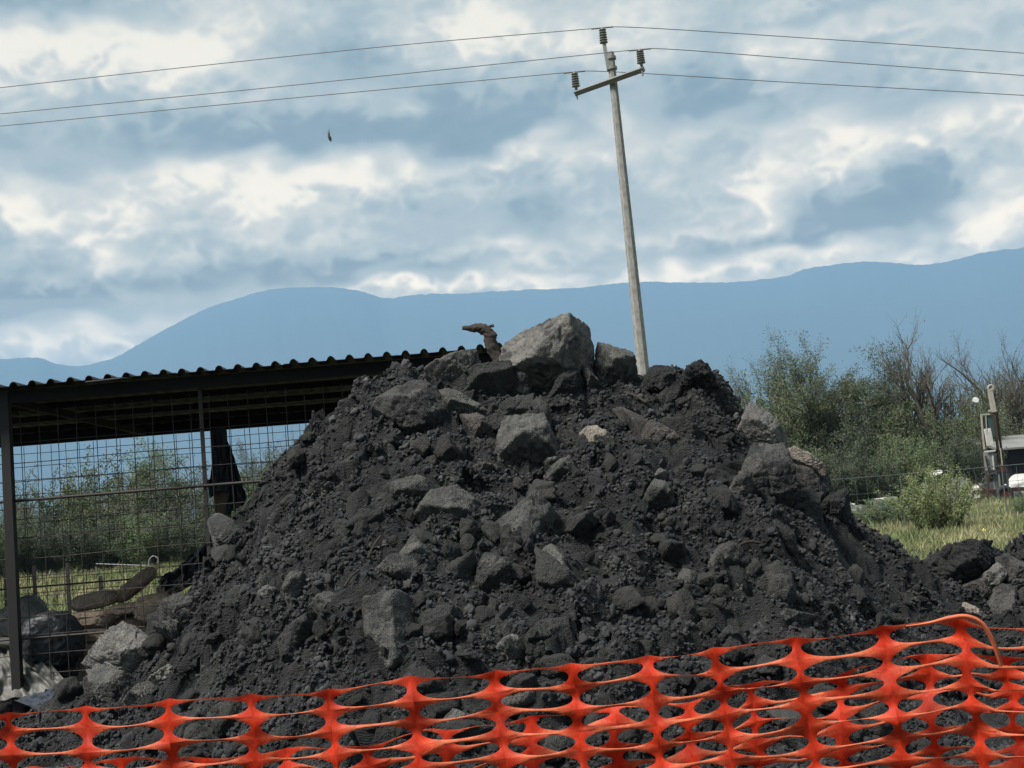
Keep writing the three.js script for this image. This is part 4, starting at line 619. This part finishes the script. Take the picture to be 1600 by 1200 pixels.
plant('greytree', 'pale_tree', 'thin pale tree behind, between layered and tallest bare tree', 'tree', 1380, 572, 54, 120, 2.9, TR);
const shr = [['oliveShrub', 1135, 606, 47, 150, 'leftmost olive shrub right of the mound crest'], ['oliveShrub', 1200, 600, 46, 160, 'olive shrub under the airy tree'], ['darkShrub', 1290, 632, 45, 150, 'dark shrub above the tan-edged slab'], ['oliveShrub', 1345, 606, 47, 170, 'tall olive shrub under the layered tree'], ['greenShrub', 1395, 612, 48, 150, 'tall green shrub under the tallest bare tree'], ['greyShrub', 1450, 600, 48, 160, 'tall grey-green shrub right of the tallest bare tree'], ['oliveShrub', 1500, 620, 46, 150, 'olive shrub left of the floodlight pole'], ['greyShrub', 1560, 610, 48, 160, 'grey-green shrub behind the rig mast'], ['greyShrub', 1625, 605, 49, 150, 'grey-green shrub at the right frame edge'], ['darkShrub', 1340, 690, 43, 140, 'low dark shrub behind the wire fence, nearest the mound'], ['greenShrub', 1410, 672, 43, 140, 'low green shrub behind the wire fence in the middle'], ['darkShrub', 1487, 664, 42.5, 120, 'low very dark shrub left of the drill rig'], ['oliveShrub', 1230, 690, 43.5, 140, 'low olive shrub half hidden by the right slope'], ['darkShrub', 1290, 705, 43, 110, 'low dark shrub straight above the tan flake']];
shr.forEach(([k, x, y, d, w, l], i) => plant(k, 'shrub', l, 'shrub', x, y, d, w, i * 1.3, SR2));
plant('leafy', 'leafy_tree', 'leafy green tree seen through the shed mesh, left of the thin post', 'tree', 240, 668, 46, 150, 0.7, TL);
plant('greytree', 'pale_tree', 'domed grey-green tree behind the shed right of the sheeted post', 'tree', 408, 680, 47, 100, 0.2, TL);
plant('bare2', 'bare_tree', 'thin bare tree behind the shed near the mound slope', 'tree', 455, 668, 52, 80, 1.1, TL);
const shl = [['greyShrub', 20, 742, 46, 140, 'grey shrub at the left frame edge behind the shed'], ['oliveShrub', 100, 742, 47, 150, 'olive shrub left of the leafy tree behind the shed'], ['oliveShrub', 165, 716, 46, 150, 'taller olive shrub against the leafy tree'], ['greyShrub', 235, 720, 45, 170, 'grey shrub at the foot of the leafy tree'], ['greyShrub', 320, 715, 46, 160, 'grey shrub behind the thin mesh post'], ['oliveShrub', 385, 720, 46, 150, 'olive shrub right of the sheeted post'], ['greyShrub', 450, 708, 47, 140, 'grey shrub where the mound slope meets the shed opening'], ['darkShrub', 60, 800, 43, 130, 'low dark shrub left of centre behind the shed'], ['darkShrub', 140, 798, 43, 140, 'low dark shrub under the taller olive shrub'], ['greenShrub', 225, 795, 43, 140, 'low green shrub under the leafy tree'], ['darkShrub', 300, 790, 43, 130, 'low dark shrub left of the sheeted post'], ['greenShrub', 0, 795, 42, 110, 'low green shrub at the left frame edge'], ['greenShrub', 395, 780, 43, 120, 'low green shrub right of the sheeted post']];
shl.forEach(([k, x, y, d, w, l], i) => plant(k, 'shrub', l, 'shrub', x, y, d, w, 0.6 + i * 1.7, SL));
plant('limeBush', 'round_bush', 'bright green round bush in the grass on the right', 'bush', 1455, 732, 25.5, 165, 0.3);
plant('greenShrub', 'weed_clump', 'low green weeds along the fence right of the mound slope', 'weeds', 1385, 775, 30, 150, 1.0, 'weeds in the right field');
plant('greenShrub', 'weed_clump', 'small green weeds at the right frame edge', 'weeds', 1605, 772, 29, 60, 2.0, 'weeds in the right field');

// grass of the field
{
  const r = rng(8), c = new THREE.Color(), mat = std(1, 1, 1, 1), e = new THREE.Euler(), q = new THREE.Quaternion();
  const tuft = (seed, n, h, lean) => { const rr = rng(seed), pos = [], idx = []; for (let i = 0; i < n; i++) { const th = rr() * 6.283, a = rr() * 0.12, x = Math.cos(th) * a, z = Math.sin(th) * a, H = h * lerp(0.5, 1.1, rr()), w = 0.005 + 0.005 * rr(), t2 = rr() * 6.283, lx = Math.cos(t2) * lean * H * rr(), lz = Math.sin(t2) * lean * H * rr(), wx = Math.cos(th + 1.6) * w, wz = Math.sin(th + 1.6) * w, k = pos.length / 3; pos.push(x - wx, -0.02, z - wz, x + wx, -0.02, z + wz, x + lx * 0.4 + wx * 0.7, H * 0.6, z + lz * 0.4 + wz * 0.7, x + lx * 0.4 - wx * 0.7, H * 0.6, z + lz * 0.4 - wz * 0.7, x + lx, H, z + lz); idx.push(k, k + 1, k + 2, k, k + 2, k + 3, k + 3, k + 2, k + 4); } const g = new THREE.BufferGeometry(); g.setAttribute('position', new THREE.Float32BufferAttribute(pos, 3)); g.setIndex(idx); g.computeVertexNormals(); return g; };
  const field = [[[8, 24], [-60, -13.5], 30000], [[-30, -4], [-60, -15], 26000], [[-4, 8], [-60, -16], 3000], [[4, 15], [-32, -13.4], 14000]], geos = [tuft(1, 16, 0.26, 0.6), tuft(2, 12, 0.36, 0.5), tuft(3, 22, 0.17, 0.8)], lists = [[], [], []];
  for (const [[xa, xb], [za, zb], n] of field) for (let i = 0; i < n; i++) { const x = lerp(xa, xb, r()), z = lerp(za, zb, Math.pow(r(), 0.8)); if (Math.abs(x) > -z * 0.62 + 3) continue; const s = lerp(0.7, 1.35, r()), p = fbm2(x * 0.25, z * 0.25, 3); e.set(0, r() * 6.28, 0); q.setFromEuler(e); const dry = sst(-0.3, 0.5, p + (r() - 0.5) * 0.7), k = lerp(0.6, 1.35, r()); lists[i % 3].push([new THREE.Matrix4().compose(V(x, 0, z), q, V(s * 1.3, s * 0.72, s * 1.3)), lerp(0.13, 0.29, dry) * k, lerp(0.155, 0.265, dry) * k, lerp(0.062, 0.14, dry) * k]); }
  lists.forEach((l, i) => { const im = new THREE.InstancedMesh(geos[i], mat, l.length); im.name = numbered('field_grass'); tag(im, 'knee-high mixed green and dry grass of the field', 'grass', null, 'stuff'); im.castShadow = im.receiveShadow = true; l.forEach(([m, a, b, d], k) => { im.setMatrixAt(k, m); im.setColorAt(k, c.setRGB(a, b, d)); }); scene.add(im); });
  const f = at(1536, 831, 24), fl = thing('yellow_flower', 'single yellow wildflower in the grass on the right', 'flower', V(f.x, 0, f.z)); mesh('stem', rod(V(0, 0, 0), V(0.02, f.y, 0), 0.008, 0.006, 5), M.green, fl);
  for (let i = 0; i < 9; i++) { const a = i / 9 * 6.283, g = new THREE.SphereGeometry(1, 6, 5); g.scale(0.05, 0.012, 0.022); g.rotateZ(0.3); g.translate(0.045, 0, 0); g.rotateY(a); g.rotateX(0.7); g.translate(0.02, f.y, 0); mesh('petal', g, M.petal, fl); }
}

// ---------------------------------------------------------------- far right: wire fence, drill rig, scrap, barn
{
  const f = thing('wire_fence', 'thin green wire fence crossing the right field', 'fence'), d0 = 27, d1 = 29, w = [];
  const yTop = 1.33, a = at(1230, 756, d0), b = at(1700, 730, d1); a.y = yTop; b.y = yTop;
  for (let i = 0; i < 4; i++) w.push(tube([V(a.x, yTop - i * 0.36, a.z), a.clone().lerp(b, 0.5).setY(yTop - i * 0.36 - 0.012), V(b.x, yTop - i * 0.36, b.z)], i ? 0.004 : 0.009, 20, 4));
  const n = 28; for (let i = 0; i <= n; i++) { const p = a.clone().lerp(b, i / n); w.push(rod(V(p.x, 0.05, p.z), V(p.x, yTop, p.z), 0.004, 0.004, 4)); }
  const m = std(0.075, 0.095, 0.085, 0.6); mesh('wires', merge(w), m, f).userData.kind = 'stuff';
  for (const t of [0, 0.36, 0.7, 1]) { const p = a.clone().lerp(b, t); mesh('post', rod(V(p.x, 0, p.z), V(p.x, yTop + 0.03, p.z), 0.012, 0.012, 6), m, f); }
}
{
  const d = 40, rig = thing('drill_rig', 'tall drilling rig with pale mast and rusty frame in the right field', 'rig'), A = (x, y, o = 0) => at(x, y, d + o), bar = (n, m, x0, y0, x1, y1, w, t = w, o = 0) => mesh(n, beam(A(x0, y0, o), A(x1, y1, o), w, t), m, rig);
  bar('mast_tube', M.rigPale, 1547, 612, 1553, 644, 0.13); bar('mast_rail', M.rigBrown, 1552, 642, 1562, 725, 0.07); bar('mast_rail', M.rigBrown, 1557, 642, 1568, 730, 0.06, 0.06, 0.1); bar('mast_collar', M.rigPale, 1545, 642, 1558, 641, 0.07);
  { const g = new THREE.TorusGeometry(0.085, 0.032, 8, 20), p = A(1548, 606); g.translate(p.x, p.y, p.z); mesh('crown_sheave', g, M.rigPale, rig); bar('sheave_bracket', M.rigPale, 1543, 612, 1553, 606, 0.06); }
  bar('hose_frame', M.rigPale, 1533, 648, 1538, 702, 0.045); bar('hose_frame', M.rigPale, 1540, 650, 1543, 690, 0.03); bar('hose_frame', M.rigPale, 1532, 648, 1546, 647, 0.05); bar('hose_reel_cover', M.rigGreen, 1545, 649, 1549, 686, 0.19, 0.2, 0.12); bar('hose_reel_cover', M.rubber, 1537, 652, 1540, 696, 0.09, 0.1, 0.05);
  { const p0 = A(1544.5, 683, -0.1), pl = new THREE.Shape(); pl.moveTo(-0.1, -0.27); pl.lineTo(0.11, -0.27); pl.lineTo(0.09, 0.27); pl.lineTo(0.03, 0.27); pl.lineTo(0.02, 0.17); pl.lineTo(-0.03, 0.17); pl.lineTo(-0.04, 0.27); pl.lineTo(-0.1, 0.27); pl.closePath(); for (const y of [0.04, -0.13]) { const h = new THREE.Path(); h.absarc(0.01, y, 0.055, 0, 6.283, true); pl.holes.push(h); } const g = new THREE.ExtrudeGeometry(pl, { depth: 0.06, bevelEnabled: true, bevelSize: 0.008, bevelThickness: 0.008, bevelSegments: 1 }); g.rotateZ(0.06); g.translate(p0.x, p0.y, p0.z); mesh('drill_head_plate', g, M.white, rig); mesh('drill_head', box(0.17, 0.46, 0.18, p0.x, p0.y, p0.z - 0.12, 0, 0, 0.06), M.rubber, rig); }
  bar('gearbox', M.greyMetal, 1544, 706, 1547, 735, 0.22, 0.3); bar('gearbox_cap', M.white, 1540, 706, 1553, 704, 0.05, 0.3, -0.05); bar('hydraulic_hose', M.rubber, 1540, 712, 1546, 742, 0.04, 0.04, -0.2); bar('hydraulic_hose', M.white, 1551, 712, 1553, 734, 0.03, 0.03, -0.2); bar('guide_rod', M.rigPale, 1563, 700, 1567, 735, 0.03, 0.03, -0.1); bar('table', M.rubber, 1542, 737, 1570, 735, 0.09, 0.5);
  bar('leg', M.greyMetal, 1553, 740, 1557, 782, 0.07); bar('leg', M.greyMetal, 1560, 740, 1565, 782, 0.05, 0.05, -0.2); bar('leg', M.greyMetal, 1574, 740, 1575, 780, 0.06, 0.06, 0.3); bar('leg', M.rigBrown, 1544, 742, 1543, 792, 0.07, 0.07, -0.3); bar('leg', M.greyMetal, 1567, 740, 1568, 775, 0.05, 0.05, 0.2); bar('brace', M.rigBrown, 1545, 770, 1575, 768, 0.05); bar('control_box', M.rigRed, 1563, 728, 1567, 737, 0.12, 0.2, -0.2); bar('side_frame', M.rigBrown, 1519, 750, 1545, 770, 0.04);
  { const p = A(1571, 785, -0.2), y = 0.3, tyre = new THREE.TorusGeometry(0.21, 0.09, 10, 24); tyre.translate(p.x, y, p.z); const wheel = new THREE.Group(); wheel.name = 'wheel'; rig.add(wheel); mesh('tyre', tyre, M.rubber, wheel); const rim = new THREE.CylinderGeometry(0.15, 0.15, 0.1, 16); rim.rotateX(Math.PI / 2); rim.translate(p.x, y, p.z); mesh('rim', rim, M.rigRed, wheel); }
  { const p = A(1543, 790, -0.3); mesh('jack_foot', box(0.34, 0.12, 0.3, p.x, 0.06, p.z), M.rigRed, rig); const q = A(1572, 790, 0.2); mesh('chassis', box(1.5, 0.12, 0.5, q.x - 0.2, 0.42, q.z), M.rigBrown, rig); }
  const l = thing('floodlight_pole', 'round white floodlight on a thin pole left of the drill rig', 'lamp'), t = at(1525, 636, 41), tb = V(t.x + 0.1, 0, t.z); mesh('pole', rod(tb, V(t.x, t.y, t.z), 0.025, 0.02, 6), M.rigBrown, l);
  { const g = new THREE.CylinderGeometry(0.10, 0.075, 0.14, 16); g.rotateX(1.2); const p = at(1523.5, 626, 41); g.translate(p.x, p.y, p.z); mesh('lamp_head', g, M.white, l); }
}
{ // scrap and white goods along the field edge; simple shapes seen small
  const put = (name, label, cat, px, py, d, parts, group) => { const c = at(px, py, d), o = thing(name, label, cat, V(c.x, 0, -d), group); for (const [n, m, g] of parts) mesh(n, g, m, o); return o; };
  const d = 38;
  const bent = (w, h, lean) => { const sh = new THREE.Shape(); sh.moveTo(-w / 2, 0); sh.lineTo(w / 2, 0.03); sh.lineTo(w * 0.42, h * 0.8); sh.lineTo(w * 0.1, h); sh.lineTo(-w * 0.5, h * 0.7); sh.closePath(); const g = new THREE.ExtrudeGeometry(sh, { depth: 0.05, bevelEnabled: true, bevelSize: 0.01, bevelThickness: 0.01, bevelSegments: 1 }); g.rotateX(lean); return g; };
  put('leaning_panel', 'white leaning panel nearest the right slope of the mound', 'panel', 1317, 775, d, [['sheet', M.white, bent(0.36, 0.5, -0.15)], ['stay', M.greyMetal, rod(V(0.16, 0, 0.15), V(0.2, 0.5, 0), 0.03, 0.03)]], 'pale scrap along the field edge');
  put('scrap_pile', 'low pale scrap heap right of the leaning panel', 'scrap', 1340, 780, d, [['slab', M.white, box(0.6, 0.14, 0.3, 0, 0.14, 0, 0, 0.2, 0.12)], ['block', M.greyMetal, box(0.3, 0.2, 0.3, 0.12, 0.28, 0, 0, 0.4, -0.1)], ['block', M.white, box(0.2, 0.22, 0.2, -0.2, 0.32, 0, 0.1, 0.2, 0.2)]], 'pale scrap along the field edge');
  put('wrapped_bale', 'square grey wrapped bale below the wire fence', 'bale', 1383, 775, d, [['bale', M.greyMetal, place(new THREE.BoxGeometry(0.56, 0.5, 0.5, 3, 3, 3), 0, 0.25, 0, 0, 0.25, 0)], ['strap', M.rubber, box(0.03, 0.52, 0.52, -0.25, 0.26, 0, 0, 0.25, 0)], ['cover', M.white, box(0.46, 0.04, 0.5, 0, 0.53, 0, 0, 0.25, 0.04)]], 'pale scrap along the field edge');
  put('white_crate', 'small white crate left behind the round bush', 'crate', 1417, 772, d, [['body', M.white, box(0.24, 0.3, 0.3, 0, 0.3, 0)], ['rim', M.greyMetal, box(0.28, 0.04, 0.34, 0, 0.46, 0)]], 'pale scrap along the field edge');
  put('white_tank', 'white boxy tank rising behind the round bush', 'tank', 1462, 765, d, [['body', M.white, place(new THREE.BoxGeometry(0.6, 0.8, 0.6), 0, 0.47, 0, 0, 0.2, 0)], ['lid', M.greyMetal, box(0.4, 0.05, 0.4, 0, 0.9, 0, 0, 0.2, 0)], ['skid', M.rigBrown, box(0.6, 0.07, 0.5, 0, 0.035, 0, 0, 0.2, 0)]]);
  { const g = cloth(quad(at(1449, 738, d), at(1470, 733, d), at(1472, 740, d - 0.3), at(1451, 746, d - 0.3), 0.1, 61), 14, 10, 0.02); tag(mesh('white_rag', g, M.white), 'white rag lying on top of the tank behind the round bush', 'rag'); }
  put('grey_cabinet', 'light grey cabinet right of the white tank', 'cabinet', 1497, 765, d, [['body', M.greyMetal, box(0.42, 0.95, 0.5, 0, 0.5, 0, 0, -0.3, 0)], ['door', M.white, box(0.34, 0.7, 0.02, 0.07, 0.5, 0.26, 0, -0.3, 0)], ['foot', M.rubber, box(0.42, 0.04, 0.5, 0, 0.02, 0, 0, -0.3, 0)]]);
  const car = (label, px, dd, turn) => {
    const c = at(px, 785, dd), o = thing('white_car', label, 'car', V(c.x, 0, -dd), 'white cars in the right field'); o.rotation.y = turn;
    const sh = new THREE.Shape(); sh.moveTo(-1.9, 0.32); sh.lineTo(-1.92, 0.72); sh.quadraticCurveTo(-1.7, 0.86, -1.0, 0.9); sh.quadraticCurveTo(-0.5, 1.32, 0.0, 1.36); sh.lineTo(0.8, 1.32); sh.quadraticCurveTo(1.3, 1.1, 1.5, 0.95); sh.lineTo(1.9, 0.88); sh.lineTo(1.92, 0.34); sh.closePath();
    const g = new THREE.ExtrudeGeometry(sh, { depth: 1.45, bevelEnabled: true, bevelSize: 0.06, bevelThickness: 0.08, bevelSegments: 3 }); g.translate(0, 0, -0.72); mesh('body', g, M.white, o);
    for (const z of [-0.83, 0.83]) { const ws = new THREE.Shape(); ws.moveTo(-0.85, 0.92); ws.quadraticCurveTo(-0.45, 1.26, 0, 1.28); ws.lineTo(0.75, 1.25); ws.lineTo(1.2, 0.96); ws.closePath(); const w = new THREE.ExtrudeGeometry(ws, { depth: 0.01, bevelEnabled: false }); w.translate(0, 0, z - 0.005); mesh('side_window', w, M.black, o); }
    for (const [x, z] of [[-1.25, 0.7], [1.2, 0.7], [-1.25, -0.7], [1.2, -0.7]]) { const w = new THREE.Group(); w.name = 'wheel'; o.add(w); const t = new THREE.TorusGeometry(0.22, 0.09, 8, 20); t.translate(x, 0.31, z); mesh('tyre', t, M.rubber, w); const h = new THREE.CylinderGeometry(0.17, 0.17, 0.12, 14); h.rotateX(Math.PI / 2); h.translate(x, 0.31, z); mesh('rim', h, M.greyMetal, w); }
    return o;
  };
  const c1 = car('white car partly hidden between cabinet and drill rig', 1527, 43, 0.9); c1.scale.setScalar(0.72);
  const c2 = car('white car at the right frame edge beside the drill rig', 1612, 41.5, 0.7); c2.scale.setScalar(0.62);
}
{
  const d = 43, b = thing('dark_barn', 'dark barn with a pale sloping roof at the right edge', 'barn'), e = at(1560, 699, d), top = at(1600, 678, d), x0 = e.x, x1 = x0 + 7;
  mesh('front_wall', box(x1 - x0, e.y - 0.1, 0.15, (x0 + x1) / 2, (e.y - 0.1) / 2, -d), M.darkwall, b);
  for (let x = x0 + 0.3; x < x1; x += 0.6) mesh('wall_batten', box(0.06, e.y - 0.2, 0.04, x, (e.y - 0.2) / 2, -d + 0.1), M.darkwall, b);
  mesh('side_wall', box(0.15, e.y - 0.1, 6, x0, (e.y - 0.1) / 2, -d - 3.1), M.darkwall, b);
  const r = new THREE.BoxGeometry(x1 - x0 + 0.3, 0.06, 4.0); r.rotateX(0.12); r.translate((x0 + x1) / 2, e.y + 0.16, -d - 1.5); mesh('roof', r, M.roofPale, b);
  const r2 = new THREE.BoxGeometry(x1 - x0 + 0.3, 0.06, 4.0); r2.rotateX(-0.12); r2.translate((x0 + x1) / 2, e.y + 0.16, -d - 5.3); mesh('roof', r2, M.roofPale, b);
}

// ---------------------------------------------------------------- orange safety net in the foreground
{
  const fence = thing('safety_net', 'orange plastic safety net stretched across the foreground', 'net');
  const colPx = [[-5, -620], [0, 14], [1, 133], [2, 262], [3, 390], [4, 514], [5, 641], [6, 773], [7, 893], [8, 1012], [9, 1118], [10, 1243], [11, 1378], [12, 1500], [13, 1632], [18, 2280]], topPx = [[-620, 1162], [0, 1112], [135, 1102], [262, 1093], [390, 1082], [514, 1073], [641, 1058], [773, 1046], [893, 1036], [1012, 1024], [1118, 1012], [1243, 996], [1378, 979], [1470, 966], [1505, 964], [1540, 974], [1632, 974], [2280, 940]];
  const li = (l, x) => { let i = 1; while (i < l.length - 1 && l[i][0] < x) i++; const a = l[i - 1], b = l[i]; return lerp(a[1], b[1], (x - a[0]) / (b[0] - a[0])); };
  const RED = [0.76, 0.048, 0.012], PALE = [0.90, 0.25, 0.125];   // strands between the solid joints painted paler, as if catching light from the sky
  function net(name, colA, colB, rows, pt, hole, colour) {
    const N = 32, pos = [], col = [], uvs = [], idx = [], p = V(), q = V();
    for (let c = colA; c < colB; c++) for (let r = 0; r < rows; r++) {
      const k0 = pos.length / 3, jr = rng(c * 97 + r * 13 + 5), ax = hole[0] * lerp(0.94, 1.04, jr()), by = hole[1] * lerp(0.86, 1.04, jr()), oy = (jr() - 0.5) * 0.04;
      for (let i = 0; i < N; i++) {
        const th = i / N * 6.283185, cs = Math.cos(th), sn = Math.sin(th), m = 0.5 / Math.max(Math.abs(cs), Math.abs(sn)), e = 2 / 2.1, hx = Math.sign(cs) * Math.pow(Math.abs(cs), e) * ax, hy = Math.sign(sn) * Math.pow(Math.abs(sn), e) * by + oy, ox = cs * m, oyy = sn * m;
        for (const [u, v] of [[ox, oyy], [hx, hy]]) {
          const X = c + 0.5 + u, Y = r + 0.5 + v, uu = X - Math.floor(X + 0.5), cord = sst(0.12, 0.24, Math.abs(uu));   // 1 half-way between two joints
          pt(X, Y, p); q.copy(p).sub(camera.position).normalize();
          const th2 = 0.0009 + 0.0012 * cord;
          pos.push(p.x - q.x * th2, p.y - q.y * th2, p.z - q.z * th2, p.x + q.x * th2, p.y + q.y * th2, p.z + q.z * th2);
          uvs.push(X, Y * 0.3, X, Y * 0.3);
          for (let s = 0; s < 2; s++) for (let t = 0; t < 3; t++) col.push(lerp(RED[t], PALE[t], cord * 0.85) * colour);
        }
      }
      for (let i = 0; i < N; i++) { const a = k0 + i * 4, b = k0 + ((i + 1) % N) * 4; idx.push(a, a + 2, b, b, a + 2, b + 2, a + 1, b + 1, a + 3, b + 1, b + 3, a + 3, a + 2, a + 3, b + 2, b + 2, a + 3, b + 3); }
    }
    const g = new THREE.BufferGeometry(); g.setAttribute('position', new THREE.Float32BufferAttribute(pos, 3)); g.setAttribute('color', new THREE.Float32BufferAttribute(col, 3)); g.setAttribute('uv', new THREE.Float32BufferAttribute(uvs, 2)); g.setIndex(idx); g.computeVertexNormals();
    return mesh(name, g, M.net, fence);
  }
  const depth = (X) => 1.56 - X * 0.009;
  const bump = (X) => { const f = X - Math.floor(X + 0.5); return Math.exp(-f * f * 60); };
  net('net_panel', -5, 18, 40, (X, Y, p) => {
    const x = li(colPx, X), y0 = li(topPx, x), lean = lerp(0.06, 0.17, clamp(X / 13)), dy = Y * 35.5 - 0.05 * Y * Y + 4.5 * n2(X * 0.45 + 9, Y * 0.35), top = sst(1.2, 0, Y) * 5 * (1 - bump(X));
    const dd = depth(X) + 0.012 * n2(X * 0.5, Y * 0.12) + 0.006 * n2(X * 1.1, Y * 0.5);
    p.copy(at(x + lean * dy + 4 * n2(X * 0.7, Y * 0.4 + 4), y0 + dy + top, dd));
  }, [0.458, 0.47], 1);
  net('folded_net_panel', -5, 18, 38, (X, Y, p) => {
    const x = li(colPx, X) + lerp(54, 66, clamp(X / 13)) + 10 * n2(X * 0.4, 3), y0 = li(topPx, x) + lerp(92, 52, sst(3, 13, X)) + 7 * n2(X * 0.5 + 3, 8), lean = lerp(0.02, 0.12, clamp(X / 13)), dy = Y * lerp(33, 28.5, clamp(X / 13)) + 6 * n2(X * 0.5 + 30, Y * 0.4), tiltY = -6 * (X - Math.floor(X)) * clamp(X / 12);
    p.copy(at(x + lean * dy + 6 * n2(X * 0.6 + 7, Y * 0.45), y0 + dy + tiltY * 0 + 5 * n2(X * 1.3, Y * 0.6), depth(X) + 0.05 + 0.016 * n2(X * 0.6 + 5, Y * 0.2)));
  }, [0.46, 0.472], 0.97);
  const D = 1.43;
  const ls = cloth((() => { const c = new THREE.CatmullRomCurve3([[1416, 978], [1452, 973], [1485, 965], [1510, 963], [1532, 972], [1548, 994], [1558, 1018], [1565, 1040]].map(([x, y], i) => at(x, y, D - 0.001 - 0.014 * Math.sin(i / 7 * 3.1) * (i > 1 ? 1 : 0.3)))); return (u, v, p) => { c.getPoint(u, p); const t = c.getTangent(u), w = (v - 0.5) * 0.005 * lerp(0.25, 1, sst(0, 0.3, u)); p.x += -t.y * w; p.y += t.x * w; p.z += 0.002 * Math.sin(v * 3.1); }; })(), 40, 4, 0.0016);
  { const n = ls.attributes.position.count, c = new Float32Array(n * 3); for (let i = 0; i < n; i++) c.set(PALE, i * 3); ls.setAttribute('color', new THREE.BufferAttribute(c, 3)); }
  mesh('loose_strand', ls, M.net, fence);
}
scene.traverse((o) => { if (o.isMesh) { o.castShadow = true; o.receiveShadow = true; } });
renderer.render(scene, camera);
